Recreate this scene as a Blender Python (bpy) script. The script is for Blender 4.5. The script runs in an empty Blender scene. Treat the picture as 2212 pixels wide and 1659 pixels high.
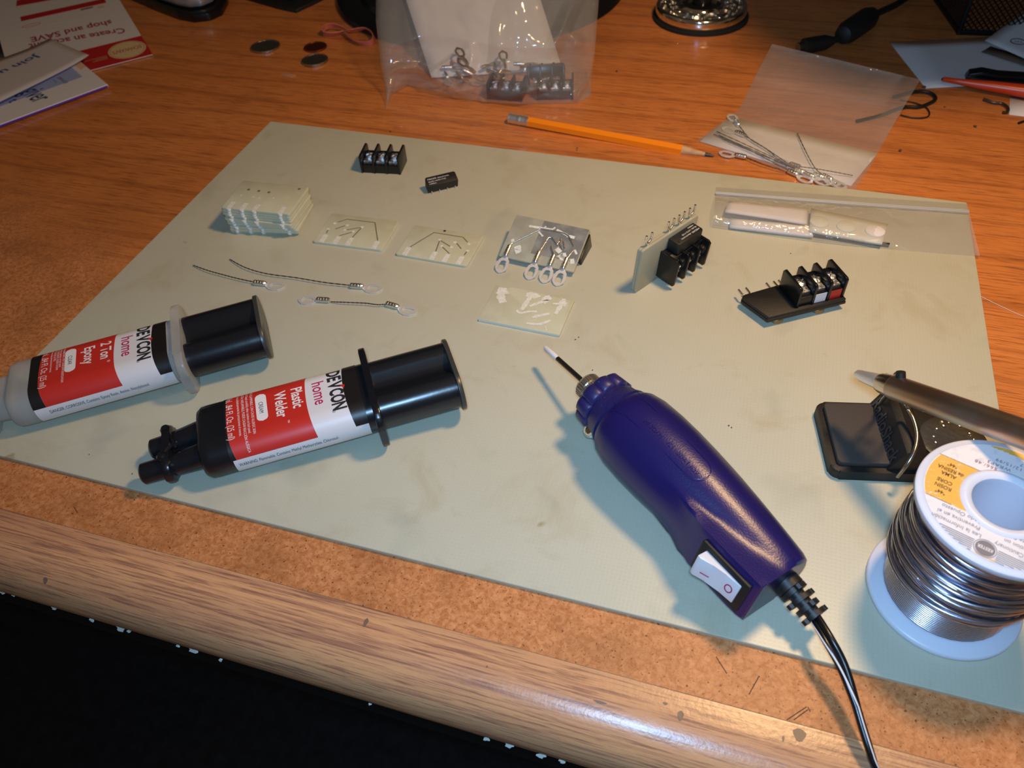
import bpy, bmesh, math, random
from mathutils import Vector, Matrix, noise
PI = math.pi
MM = 0.001
C = bpy.context.scene.collection
sc = bpy.context.scene

# ------------------------------------------------------------------ camera
# world: millimetres in the code, metres in the scene; desk top z=0, sheet centre at the origin
EX = Vector((0.95632357, -0.18056704, 0.22987119))
EY = Vector((0.28870793, 0.70653876, -0.64610426))
EZ = EX.cross(EY)
CAM = Vector((99.0, -291.2, 271.6))
FPX = 1683.18
def ray(u, v):
    d = Vector((u - 1106.0, -(v - 829.5), -FPX)).normalized()
    return Vector((EX.dot(d), EY.dot(d), EZ.dot(d)))
def P(u, v, z=0.0):
    """point of the desk scene at height z (mm) that the photograph shows at pixel u, v"""
    d = ray(u, v)
    return CAM + d * ((z - CAM.z) / d.z)
cam = bpy.data.cameras.new('camera'); camo = bpy.data.objects.new('camera', cam); C.objects.link(camo)
Rm = Matrix((EX, EY, EZ))            # rows: world axes in camera space -> cam-to-world
camo.matrix_world = Matrix.Translation(CAM * MM) @ Rm.to_4x4()
cam.sensor_fit = 'HORIZONTAL'; cam.sensor_width = 36; cam.lens = 36 * FPX / 2212
cam.clip_start = 0.01; cam.clip_end = 30
cam.dof.use_dof = True; cam.dof.aperture_fstop = 18.0; cam.dof.focus_distance = 0.345
sc.camera = camo

# ------------------------------------------------------------------ world, lights, exposure
w = bpy.data.worlds.new('world'); sc.world = w; w.use_nodes = True
w.node_tree.nodes['Background'].inputs[0].default_value = (0.95, 0.66, 0.36, 1)
w.node_tree.nodes['Background'].inputs[1].default_value = 0.07
sc.view_settings.view_transform = 'Standard'; sc.view_settings.look = 'None'
sc.view_settings.gamma = 1; sc.view_settings.exposure = 0.0; sc.view_settings.use_curve_mapping = False

def light(name, kind, loc, target, energy, color, size=0.1, **kw):
    d = bpy.data.lights.new(name, kind); o = bpy.data.objects.new(name, d); C.objects.link(o)
    o.location = Vector(loc) * MM
    o.rotation_euler = (Vector(target) - Vector(loc)).to_track_quat('-Z', 'Y').to_euler()
    d.energy = energy; d.color = color
    if kind == 'AREA': d.shape = 'DISK'; d.size = size
    for k, v in kw.items(): setattr(d, k, v)
    return o
LAMP = Vector((210.0, 35.0, 460.0))
light('desk_lamp_bulb', 'AREA', LAMP, (120, 60, 0), 1.88, (1.0, 0.62, 0.28), 0.070)
light('camera_flash', 'AREA', (100, -300, 300), (95, 60, 0), 1.27, (0.36, 0.64, 1.0), 0.036)

# ------------------------------------------------------------------ materials
_mats = {}
def mat(name, col, rough=0.5, metal=0.0, **k):
    if name in _mats: return _mats[name]
    m = bpy.data.materials.new(name); m.use_nodes = True; _mats[name] = m
    nt = m.node_tree; b = nt.nodes['Principled BSDF']
    b.inputs['Base Color'].default_value = (*col, 1); b.inputs['Roughness'].default_value = rough
    b.inputs['Metallic'].default_value = metal
    for key, inp in (('spec', 'Specular IOR Level'), ('coat', 'Coat Weight'), ('coatr', 'Coat Roughness'), ('trans', 'Transmission Weight'),
                     ('alpha', 'Alpha'), ('sss', 'Subsurface Weight'), ('sheen', 'Sheen Weight'), ('ior', 'IOR')):
        if key in k: b.inputs[inp].default_value = k[key]
    if 'sss' in k:
        b.inputs['Subsurface Radius'].default_value = (1, 1, 1); b.inputs['Subsurface Scale'].default_value = k.get('sssr', 0.002)
    if 'var' in k or 'bump' in k:
        tc = nt.nodes.new('ShaderNodeTexCoord'); n = nt.nodes.new('ShaderNodeTexNoise')
        n.inputs['Scale'].default_value = k.get('nscale', 600); n.inputs['Detail'].default_value = 4
        nt.links.new(tc.outputs['Object'], n.inputs['Vector'])
        if 'var' in k:
            mx = nt.nodes.new('ShaderNodeMix'); mx.data_type = 'RGBA'
            mx.inputs[6].default_value = (*col, 1); mx.inputs[7].default_value = (*k['var'], 1)
            cr = nt.nodes.new('ShaderNodeMapRange'); cr.inputs[1].default_value = k.get('lo', 0.42); cr.inputs[2].default_value = k.get('hi', 0.62)
            nt.links.new(n.outputs['Fac'], cr.inputs[0]); nt.links.new(cr.outputs[0], mx.inputs[0])
            nt.links.new(mx.outputs[2], b.inputs['Base Color'])
        if 'bump' in k:
            bp = nt.nodes.new('ShaderNodeBump'); bp.inputs['Strength'].default_value = k['bump']; bp.inputs['Distance'].default_value = k.get('bdist', 0.0003)
            nt.links.new(n.outputs['Fac'], bp.inputs['Height']); nt.links.new(bp.outputs[0], b.inputs['Normal'])
    return m

class NT:
    """small helper for hand-built node materials"""
    def __init__(s, name, **k):
        s.m = mat(name, (0.5, 0.5, 0.5), **k); s.t = s.m.node_tree; s.b = s.t.nodes['Principled BSDF']
    def n(s, typ, inputs=None, **props):
        x = s.t.nodes.new('ShaderNode' + typ)
        for k, v in props.items(): setattr(x, k, v)
        for k, v in (inputs or {}).items():
            if hasattr(v, 'is_output'): s.t.links.new(v, x.inputs[k])
            else: x.inputs[k].default_value = v
        return x
    def link(s, a, b): s.t.links.new(a, b)
    def mix(s, fac, a, b, blend='MIX'):
        x = s.t.nodes.new('ShaderNodeMix'); x.data_type = 'RGBA'; x.blend_type = blend
        for i, v in ((0, fac), (6, a), (7, b)):
            if hasattr(v, 'is_output'): s.t.links.new(v, x.inputs[i])
            else: x.inputs[i].default_value = v if i == 0 else (*v, 1)
        return x.outputs[2]
    def rng(s, v, a, b, c=0.0, d=1.0):
        return s.n('MapRange', {0: v, 1: a, 2: b, 3: c, 4: d}).outputs[0]
    def math(s, op, a, b=0.0):
        return s.n('Math', {0: a, 1: b}, operation=op).outputs[0]
    def coords(s, scale=(1, 1, 1), rot=(0, 0, 0), loc=(0, 0, 0)):
        tc = s.n('TexCoord'); return s.n('Mapping', {0: tc.outputs['Object'], 1: loc, 2: rot, 3: scale}).outputs[0]
    def noise(s, vec, scale, detail=4, rough=0.5, dist=0.0):
        return s.n('TexNoise', {'Vector': vec, 'Scale': scale, 'Detail': detail, 'Roughness': rough, 'Distortion': dist}).outputs['Fac']

def desk_material():
    k = NT('oak_veneer_with_worn_front', rough=0.33)
    # grain runs along x
    g = k.coords((1.0, 9.0, 1)); big = k.noise(g, 5.0, 3, 0.45, 0.5)
    rings = k.n('TexWave', {'Vector': k.coords((0.55, 4.2, 1), loc=(0.3, 0.15, 0)), 'Scale': 2.6, 'Distortion': 12.0, 'Detail': 2.5, 'Detail Scale': 0.9}, wave_type='BANDS', bands_direction='Y').outputs['Fac']
    pores = k.noise(k.coords((9, 240, 1)), 6.0, 3, 0.6, 0.2)
    pores2 = k.noise(k.coords((5, 105, 1), loc=(1, 3, 0)), 6.0, 4, 0.65, 0.3)
    fine = k.noise(k.coords((30, 700, 1)), 3.0, 2, 0.6, 0.0)
    c0 = k.mix(k.rng(big, 0.30, 0.70), (0.76, 0.265, 0.070), (0.66, 0.215, 0.052))
    c1 = k.mix(k.rng(rings, 0.86, 1.0, 0, 0.32), c0, (0.22, 0.050, 0.013))
    c2 = k.mix(k.rng(pores, 0.54, 0.70, 0, 0.85), c1, (0.15, 0.034, 0.012))
    c2 = k.mix(k.rng(pores2, 0.53, 0.66, 0, 0.6), c2, (0.22, 0.055, 0.016))
    veneer = k.mix(k.rng(fine, 0.45, 0.75, 0, 0.25), c2, (0.62, 0.24, 0.08))
    # worn-through particle board
    ch = k.noise(k.coords((1, 1, 1)), 420.0, 5, 0.7, 0.6); sp = k.noise(k.coords((1, 1, 1)), 900.0, 2, 0.5)
    md = k.noise(k.coords((1, 1, 1)), 38.0, 4, 0.6)
    w0 = k.mix(k.rng(ch, 0.38, 0.62), (0.47, 0.155, 0.046), (0.70, 0.290, 0.108))
    w1 = k.mix(k.rng(md, 0.45, 0.7, 0, 0.45), w0, (0.27, 0.095, 0.028))
    worn = k.mix(k.rng(sp, 0.64, 0.70, 0, 0.85), w1, (0.05, 0.022, 0.012))
    # where the veneer is gone: front strip, reaching farther back on the left
    sep = k.n('SeparateXYZ', {0: k.n('TexCoord').outputs['Object']})
    edge = k.rng(sep.outputs[0], -0.42, 0.02, 0.045, -0.085)
    wob = k.math('MULTIPLY_ADD', k.noise(k.coords((1, 1, 1)), 14.0, 5, 0.6), 0.12)
    wob.node.inputs[2].default_value = -0.06
    d = k.math('SUBTRACT', k.math('ADD', edge, wob), sep.outputs[1])
    m = k.rng(d, -0.03, 0.03)
    # broad grime
    gr = k.noise(k.coords((1, 1, 1), loc=(3, 1, 0)), 6.0, 4, 0.6)
    col = k.mix(m, veneer, worn)
    col = k.mix(k.rng(gr, 0.5, 0.8, 0, 0.35), col, (0.16, 0.055, 0.018))
    k.link(col, k.b.inputs['Base Color'])
    k.link(k.math('ADD', k.rng(m, 0, 1, 0.30, 0.42), k.rng(ch, 0.3, 0.7, -0.05, 0.08)), k.b.inputs['Roughness'])
    k.link(k.rng(m, 0, 1, 0.35, 0.0), k.b.inputs['Coat Weight']); k.link(k.rng(m, 0, 1, 0.5, 0.46), k.b.inputs['Specular IOR Level']); k.b.inputs['Coat Roughness'].default_value = 0.07
    h = k.math('ADD', k.math('MULTIPLY', pores, -0.5), k.math('MULTIPLY', k.math('MULTIPLY', ch, m), 2.4))
    bp = k.n('Bump', {'Strength': 0.35, 'Distance': 0.0003, 'Height': h}); k.link(bp.outputs[0], k.b.inputs['Normal'])
    return k.m

def edge_material():
    k = NT('walnut_print_edge_moulding', rough=0.30)
    a = k.noise(k.coords((4, 170, 170)), 3.5, 5, 0.68, 0.25); b = k.noise(k.coords((14, 420, 420)), 3.0, 4, 0.65, 0.3)
    big = k.noise(k.coords((1.3, 20, 20)), 4.0, 3, 0.5, 0.4)
    c0 = k.mix(k.rng(big, 0.35, 0.65), (0.70, 0.350, 0.160), (0.58, 0.280, 0.135))
    c1 = k.mix(k.rng(a, 0.50, 0.66, 0, 0.62), c0, (0.26, 0.105, 0.075))
    c2 = k.mix(k.rng(b, 0.50, 0.62, 0, 0.65), c1, (0.17, 0.066, 0.052))
    k.link(c2, k.b.inputs['Base Color'])
    n = k.noise(k.coords((60, 60, 60)), 8.0, 3, 0.6)
    bp = k.n('Bump', {'Strength': 0.2, 'Distance': 0.0004, 'Height': n}); k.link(bp.outputs[0], k.b.inputs['Normal'])
    return k.m

def board_material():
    k = NT('fibreglass_laminate_sheet', rough=0.36)
    n1 = k.noise(k.coords(), 9.0, 5, 0.6, 0.3); n2 = k.noise(k.coords(loc=(2, 5, 1)), 30.0, 5, 0.65, 0.6); n3 = k.noise(k.coords(loc=(7, 1, 3)), 55.0, 3, 0.55)
    n4 = k.noise(k.coords(loc=(1, 9, 3)), 24.0, 3, 0.5, 0.4)
    wx = k.n('TexWave', {'Vector': k.coords(), 'Scale': 190.0}, wave_type='BANDS', bands_direction='X').outputs['Fac']
    wy = k.n('TexWave', {'Vector': k.coords(), 'Scale': 190.0}, wave_type='BANDS', bands_direction='Y').outputs['Fac']
    c = k.mix(k.rng(n1, 0.3, 0.7), (0.525, 0.510, 0.385), (0.57, 0.55, 0.425))
    c = k.mix(k.rng(n2, 0.54, 0.74, 0, 0.48), c, (0.44, 0.375, 0.22))
    c = k.mix(k.rng(n4, 0.62, 0.74, 0, 0.38), c, (0.30, 0.33, 0.27))
    c = k.mix(k.rng(n3, 0.73, 0.79, 0, 0.7), c, (0.30, 0.22, 0.09))
    wv = k.math('MULTIPLY', wx, wy)
    c = k.mix(k.rng(wv, 0.0, 1.0, 0, 0.10), c, (0.30, 0.32, 0.26))
    k.link(c, k.b.inputs['Base Color'])
    bp = k.n('Bump', {'Strength': 0.10, 'Distance': 0.0001, 'Height': wv}); k.link(bp.outputs[0], k.b.inputs['Normal'])
    return k.m

def film_material(name, haze, tint=(0.80, 0.78, 0.76), bump=0.5, scale=70, rough=0.12):
    """thin clear plastic: see-through sheet with a milky haze and sharp highlights"""
    m = bpy.data.materials.new(name); m.use_nodes = True; t = m.node_tree; t.nodes.clear()
    out = t.nodes.new('ShaderNodeOutputMaterial'); tr = t.nodes.new('ShaderNodeBsdfTransparent'); tr.inputs[0].default_value = (0.97, 0.97, 0.96, 1)
    df = t.nodes.new('ShaderNodeBsdfDiffuse'); df.inputs[0].default_value = (*tint, 1)
    gl = t.nodes.new('ShaderNodeBsdfGlossy'); gl.inputs['Roughness'].default_value = rough; gl.inputs[0].default_value = (1, 1, 1, 1)
    m1 = t.nodes.new('ShaderNodeMixShader'); m1.inputs[0].default_value = haze
    t.links.new(tr.outputs[0], m1.inputs[1]); t.links.new(df.outputs[0], m1.inputs[2])
    fr = t.nodes.new('ShaderNodeLayerWeight'); fr.inputs[0].default_value = 0.5
    pw = t.nodes.new('ShaderNodeMath'); pw.operation = 'POWER'; pw.inputs[1].default_value = 4.0; t.links.new(fr.outputs['Facing'], pw.inputs[0])
    ma = t.nodes.new('ShaderNodeMath'); ma.operation = 'MULTIPLY_ADD'; ma.inputs[1].default_value = 0.6; ma.inputs[2].default_value = 0.055; t.links.new(pw.outputs[0], ma.inputs[0])
    m2 = t.nodes.new('ShaderNodeMixShader'); t.links.new(ma.outputs[0], m2.inputs[0]); t.links.new(m1.outputs[0], m2.inputs[1]); t.links.new(gl.outputs[0], m2.inputs[2])
    tc = t.nodes.new('ShaderNodeTexCoord'); n = t.nodes.new('ShaderNodeTexNoise'); n.inputs['Scale'].default_value = scale; n.inputs['Detail'].default_value = 3; n.inputs['Distortion'].default_value = 0.6
    bp = t.nodes.new('ShaderNodeBump'); bp.inputs['Strength'].default_value = bump; bp.inputs['Distance'].default_value = 0.004
    t.links.new(tc.outputs['Object'], n.inputs[0]); t.links.new(n.outputs['Fac'], bp.inputs['Height'])
    t.links.new(bp.outputs[0], gl.inputs['Normal']); pass
    t.links.new(m2.outputs[0], out.inputs[0]); _mats[name] = m
    return m

M_desk = desk_material(); M_edge = edge_material(); M_board = board_material()
M_pcb = mat('pale_fibreglass_board', (0.58, 0.575, 0.41), 0.30, spec=0.5, var=(0.62, 0.61, 0.45), nscale=120, sss=0.15, sssr=0.001)
M_pcbedge = mat('frosted_fibreglass_cut', (0.66, 0.69, 0.62), 0.4)
M_white = mat('white_etched_pad', (0.80, 0.80, 0.74), 0.6, var=(0.68, 0.69, 0.6), nscale=900)
M_trace = mat('routed_groove_grime', (0.16, 0.15, 0.10), 0.7)
M_black = mat('black_plastic', (0.006, 0.006, 0.007), 0.30, spec=0.5)
M_blackm = mat('matte_black_plastic', (0.010, 0.010, 0.010), 0.55, bump=0.25, nscale=1500)
M_gloss = mat('gloss_black_plastic', (0.008, 0.009, 0.012), 0.27, spec=0.55, bump=0.12, nscale=160, bdist=0.0004)
M_rubber = mat('black_rubber', (0.010, 0.010, 0.010), 0.5)
M_chrome = mat('bright_chrome', (0.80, 0.78, 0.74), 0.10, 1.0)
M_solder = mat('tinned_metal', (0.86, 0.84, 0.80), 0.30, 1.0, bump=0.5, nscale=700, bdist=0.0005)
M_tin = mat('pale_tin_plate', (0.86, 0.82, 0.79), 0.42, 0.45)
M_screw = mat('zinc_screw', (0.85, 0.88, 0.92), 0.36, 1.0, bump=0.8, nscale=500, bdist=0.0008)
M_wire = mat('dark_tinned_wire', (0.10, 0.09, 0.085), 0.4, 0.8)
M_brass = mat('dull_brass', (0.30, 0.21, 0.09), 0.4, 0.7)
M_paper = mat('white_paper', (0.78, 0.74, 0.74), 0.7)
M_red = mat('label_red', (0.58, 0.028, 0.018), 0.42, bump=0.06, nscale=60, bdist=0.001)
M_lwhite = mat('label_white', (0.74, 0.71, 0.71), 0.42)
M_lblack = mat('label_black', (0.012, 0.010, 0.010), 0.4)
M_ink = mat('black_ink', (0.02, 0.018, 0.02), 0.6)
M_textw = mat('white_print', (0.85, 0.80, 0.78), 0.5)
M_magenta = mat('crimson_print', (0.50, 0.02, 0.09), 0.5)

# ------------------------------------------------------------------ object helpers
def tag(o, label=None, cat=None, group=None, kind=None):
    if label: o['label'] = label
    if cat: o['category'] = cat
    if group: o['group'] = group
    if kind: o['kind'] = kind
    return o
def thing(name, label, cat, loc=(0, 0, 0), rot=None, group=None):
    """Empty at a thing's base; rot is a yaw in radians or a 3x3 matrix; loc in mm"""
    o = bpy.data.objects.new(name, None); C.objects.link(o); o.empty_display_size = 0.01
    m = Matrix.Rotation(rot, 3, 'Z') if isinstance(rot, (int, float)) else (rot or Matrix.Identity(3))
    o.matrix_world = Matrix.Translation(Vector(loc) * MM) @ m.to_4x4()
    return tag(o, label, cat, group)
def frame(x, up=(0, 0, 1)):
    """3x3 with local x along x and local z as near up as possible"""
    x = Vector(x).normalized(); y = Vector(up).cross(x).normalized(); z = x.cross(y)
    return Matrix((x, y, z)).transposed()

class B:
    """mesh builder in millimetres"""
    def __init__(s): s.bm = bmesh.new(); s.mi = 0
    def _f(s, vs):
        try: f = s.bm.faces.new(vs); f.material_index = s.mi; return f
        except ValueError: return None
    def v(s, p): return s.bm.verts.new(Vector(p))
    def box(s, c, size, rot=None, bev=0.0, seg=2):
        c = Vector(c); h = Vector(size) / 2; r = rot or Matrix.Identity(3)
        vs = [s.v(c + r @ Vector((sx * h.x, sy * h.y, sz * h.z))) for sz in (-1, 1) for sy in (-1, 1) for sx in (-1, 1)]
        fs = [s._f([vs[i] for i in q]) for q in ((0, 2, 3, 1), (4, 5, 7, 6), (0, 1, 5, 4), (2, 6, 7, 3), (0, 4, 6, 2), (1, 3, 7, 5))]
        if bev > 0:
            es = list({e for f in fs for e in f.edges})
            r_ = bmesh.ops.bevel(s.bm, geom=es, offset=bev, segments=seg, affect='EDGES', profile=0.5)
            for f in r_['faces']: f.material_index = s.mi
        return s
    def loft(s, rings, closed=True, cap0=True, cap1=True):
        vr = [[s.v(p) for p in r] for r in rings]; n = len(vr[0])
        for a, b in zip(vr, vr[1:]):
            for i in range(n if closed else n - 1):
                s._f([a[i], a[(i + 1) % n], b[(i + 1) % n], b[i]])
        if closed and cap0: s._f(vr[0][::-1])
        if closed and cap1: s._f(vr[-1])
        return s
    def lathe(s, prof, seg=32, axis='Z', origin=(0, 0, 0), cap=True, rfun=None):
        """prof: list of (radius, height); revolve about the axis"""
        rings = []
        for r, h in prof:
            ring = []
            for i in range(seg):
                a = 2 * PI * i / seg; rr = max(r, 1e-4) * (rfun(a, h) if rfun else 1)
                x, y = rr * math.cos(a), rr * math.sin(a)
                p = {'Z': (x, y, h), 'X': (h, x, y), 'Y': (y, h, x)}[axis]
                ring.append(Vector(origin) + Vector(p))
            rings.append(ring)
        return s.loft(rings, True, cap, cap)
    def cyl(s, p0, p1, r0, r1=None, seg=20):
        return s.tube([p0, p1], [r0, r0 if r1 is None else r1], seg)
    def tube(s, pts, r, seg=8, closed=False, sq=1.0):
        pts = [Vector(p) for p in pts]; n = len(pts)
        rs = r if isinstance(r, (list, tuple)) else [r] * n
        rings = []; up = None
        for i in range(n):
            a = pts[(i - 1) % n] if (closed or i) else pts[0]; b = pts[(i + 1) % n] if (closed or i < n - 1) else pts[-1]
            t = (b - a).normalized()
            if up is None: up = Vector((0, 0, 1)) if abs(t.z) < 0.9 else Vector((1, 0, 0))
            u = (up - t * up.dot(t)).normalized(); up = u; q = t.cross(u)
            rings.append([pts[i] + (u * math.cos(2 * PI * j / seg) * sq + q * math.sin(2 * PI * j / seg)) * rs[i] for j in range(seg)])
        if closed: return s.loft(rings + [rings[0]], True, False, False)
        return s.loft(rings)
    def prism(s, poly, z0, z1, mp=None, bev=0.0):
        mp = mp or (lambda p: p)
        a = [s.v(mp(Vector((x, y, z0)))) for x, y in poly]; b = [s.v(mp(Vector((x, y, z1)))) for x, y in poly]; n = len(poly)
        fs = [s._f(a[::-1]), s._f(b)] + [s._f([a[i], a[(i + 1) % n], b[(i + 1) % n], b[i]]) for i in range(n)]
        if bev > 0:
            es = list({e for f in fs if f for e in f.edges}); r_ = bmesh.ops.bevel(s.bm, geom=es, offset=bev, segments=2, affect='EDGES', profile=0.5)
            for f in r_['faces']: f.material_index = s.mi
        return s
    def ringprism(s, outer, inner, z0, z1, mp=None):
        """flat plate with a window; outer and inner have the same count"""
        mp = mp or (lambda p: p); n = len(outer)
        V = {}
        for nm, poly in (('o', outer), ('i', inner)):
            for zz in (0, 1): V[nm, zz] = [s.v(mp(Vector((x, y, (z0, z1)[zz])))) for x, y in poly]
        for i in range(n):
            j = (i + 1) % n
            s._f([V['o', 1][i], V['o', 1][j], V['i', 1][j], V['i', 1][i]]); s._f([V['o', 0][j], V['o', 0][i], V['i', 0][i], V['i', 0][j]])
            s._f([V['o', 0][i], V['o', 0][j], V['o', 1][j], V['o', 1][i]]); s._f([V['i', 0][j], V['i', 0][i], V['i', 1][i], V['i', 1][j]])
        return s
    def grid(s, fn, nu, nv, thick=0.0):
        vs = [[s.v(fn(i / nu, j / nv)) for j in range(nv + 1)] for i in range(nu + 1)]
        for i in range(nu):
            for j in range(nv): s._f([vs[i][j], vs[i + 1][j], vs[i + 1][j + 1], vs[i][j + 1]])
        return s
    def sphere(s, c, r, seg=12, sc_=(1, 1, 1)):
        c = Vector(c); m = seg // 2
        rings = [[c + Vector((math.cos(2 * PI * i / seg) * math.sin(PI * j / m) * r * sc_[0], math.sin(2 * PI * i / seg) * math.sin(PI * j / m) * r * sc_[1], -math.cos(PI * j / m) * r * sc_[2])) for i in range(seg)] for j in range(m + 1)]
        rings[0] = [p + Vector((1e-4 * math.cos(i), 1e-4 * math.sin(i), 0)) for i, p in enumerate(rings[0])]; rings[-1] = [p + Vector((1e-4 * math.cos(i), 1e-4 * math.sin(i), 0)) for i, p in enumerate(rings[-1])]
        return s.loft(rings)
    def done(s, name, mats, parent=None, smooth=35, solid=0.0, label=None, normals=True):
        me = bpy.data.meshes.new(name)
        if normals: bmesh.ops.recalc_face_normals(s.bm, faces=s.bm.faces)
        bmesh.ops.scale(s.bm, vec=(MM, MM, MM), verts=s.bm.verts)
        s.bm.to_mesh(me); s.bm.free()
        if not isinstance(mats, (list, tuple)): mats = [mats]
        for m in mats: me.materials.append(m)
        if smooth:
            me.shade_smooth(); me.set_sharp_from_angle(angle=math.radians(smooth))
        o = bpy.data.objects.new(name, me); C.objects.link(o)
        if parent: o.parent = parent
        if solid:
            md = o.modifiers.new('thickness', 'SOLIDIFY'); md.thickness = solid * MM; md.offset = 0
        if label: o['label'] = label
        return o

def smoothpath(pts, n=8):
    pts = [Vector(p) for p in pts]; out = []
    for i in range(len(pts) - 1):
        a = pts[max(i - 1, 0)]; b = pts[i]; c = pts[i + 1]; d = pts[min(i + 2, len(pts) - 1)]
        for k in range(n):
            t = k / n
            out.append(0.5 * ((2 * b) + (c - a) * t + (2 * a - 5 * b + 4 * c - d) * t * t + (3 * b - a - 3 * c + d) * t ** 3))
    out.append(pts[-1]); return out
def rrect(x0, y0, x1, y1, r, n=5):
    out = []
    for cx, cy, a0 in ((x1 - r, y1 - r, 0), (x0 + r, y1 - r, 90), (x0 + r, y0 + r, 180), (x1 - r, y0 + r, 270)):
        for k in range(n + 1):
            a = math.radians(a0 + 90 * k / n); out.append((cx + r * math.cos(a), cy + r * math.sin(a)))
    return out

def text(name, s, size, mp, material, parent, sx=1.0, bold=0.0, align='LEFT', sub=0, shear=0, spacing=1.0, line=1.0):
    """lettering as a thin mesh; mp maps (x, y) in mm of the text plane to a point"""
    cu = bpy.data.curves.new('lettering', 'FONT'); cu.body = s; cu.size = size; cu.align_x = align
    cu.offset = bold; cu.resolution_u = 3; cu.shear = shear; cu.space_character = spacing; cu.space_line = line
    to = bpy.data.objects.new('lettering', cu); C.objects.link(to)
    bpy.context.view_layer.update()
    dg = bpy.context.evaluated_depsgraph_get(); me = bpy.data.meshes.new_from_object(to.evaluated_get(dg))
    bpy.data.objects.remove(to); bpy.data.curves.remove(cu)
    bm = bmesh.new(); bm.from_mesh(me); bpy.data.meshes.remove(me)
    for _ in range(sub):
        es = [e for e in bm.edges if e.calc_length() > size * 0.35]
        if es: bmesh.ops.subdivide_edges(bm, edges=es, cuts=1)
    bmesh.ops.triangulate(bm, faces=bm.faces)
    for v in bm.verts: v.co = Vector(mp(v.co.x * sx, v.co.y))
    b = B(); b.bm.free(); b.bm = bm
    return b.done(name, material, parent, smooth=0, normals=False)
def textw(s, size):
    cu = bpy.data.curves.new('m', 'FONT'); cu.body = s; cu.size = size
    to = bpy.data.objects.new('m', cu); C.objects.link(to); bpy.context.view_layer.update(); w_ = to.dimensions.x
    bpy.data.objects.remove(to); bpy.data.curves.remove(cu); return w_
def plane_map(o, xd, yd):
    o, xd, yd = Vector(o), Vector(xd), Vector(yd)
    return lambda x, y: o + xd * x + yd * y

def dup(root, loc, rot=None, label=None, group=None):
    m = Matrix.Rotation(rot, 3, 'Z') if isinstance(rot, (int, float)) else (rot or Matrix.Identity(3))
    r = root.copy(); C.objects.link(r); r.matrix_world = Matrix.Translation(Vector(loc) * MM) @ m.to_4x4()
    if label: r['label'] = label
    if group: r['group'] = group
    for ch in list(root.children):
        c = ch.copy(); C.objects.link(c); c.parent = r
        for g in list(ch.children):
            d = g.copy(); C.objects.link(d); d.parent = c
    return r

# ------------------------------------------------------------------ the setting
def structure(name, b, m): return tag(b.done(name, m, smooth=0), kind='structure')
M_floor = NT('dark_carpet_floor', rough=0.9)
_n = M_floor.noise(M_floor.coords(), 60, 5, 0.7); _n2 = M_floor.noise(M_floor.coords(), 4, 3)
M_floor.link(M_floor.mix(M_floor.rng(_n, 0.35, 0.7), M_floor.mix(M_floor.rng(_n2, .4, .6), (0.020, 0.019, 0.022), (0.028, 0.022, 0.018)), (0.040, 0.040, 0.045)), M_floor.b.inputs['Base Color'])
structure('floor', B().box((0, 0, -760), (4000, 4000, 20)), M_floor.m)
M_wall = mat('dim_painted_wall', (0.10, 0.09, 0.085), 0.9, bump=0.2, nscale=80)
structure('wall_back', B().box((-100, 900, 400), (4000, 40, 2400)), M_wall)

EDGE_Y = -175.5
desk = thing('desk', 'wide oak veneer desk with worn front strip and rounded wood-print edge', 'desk', (0, 0, 0))
b = B().box((-100, (EDGE_Y + 800) / 2 - 0.3, -14), (1900, 800 - EDGE_Y - 0.6, 28)); b.done('desktop', M_desk, desk, smooth=0)
prof = [(EDGE_Y, -0.3)]
for k in range(17):
    a = PI / 2 + PI * 0.98 * k / 16
    prof.append((EDGE_Y - 7 + 20.0 * math.cos(a), -17.3 + 17.0 * math.sin(a)))
prof += [(EDGE_Y + 1, -34.3)]
b = B().loft([[(x, y, z) for y, z in prof] for x in [-1050 + 50 * i for i in range(38)]]); b.done('edge_moulding', M_edge, desk, smooth=60, label='tan wood-print bullnose moulding with dark streaks')
b = B().box((-100, EDGE_Y + 22, -100), (1800, 18, 130)); b.done('apron', mat('dark_apron', (0.006, 0.006, 0.006), 0.8), desk)
for x in (-980, 780):
    B().box((x, 300, -394), (24, 900, 716)).done('side_panel', mat('dark_side_panel', (0.03, 0.02, 0.015), 0.7), desk)
# chips of broken laminate along the lower lip of the moulding
random.seed(4)
M_chip = mat('raw_chip', (0.62, 0.68, 0.62), 0.7)
for (u, v, s) in [(5, 1277, 5), (30, 1284, 3), (118, 1311, 6), (200, 1338, 5), (262, 1356, 7), (280, 1362, 5), (385, 1393, 3), (417, 1402, 8), (478, 1424, 3), (800, 1519, 2), (1052, 1594, 5), (1100, 1608, 7), (1170, 1629, 6), (1215, 1642, 4)]:
    c = P(u, v, -27.5); b = B()
    pts = []
    for k in range(9):
        a = 2 * PI * k / 9 + random.random() * .5; r = s * 0.22 * random.uniform(.3, 1)
        pts.append((c.x + r * 1.9 * math.cos(a), r * 0.8 * math.sin(a)))
    y = c.y - 0.4
    b.prism(pts, -0.25, 0.25, mp=lambda p, y=y: Vector((p.x, y + p.z + p.y * .6, -27.5 + p.y)))
    b.done('laminate_chip', M_chip, desk, smooth=0)
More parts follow.
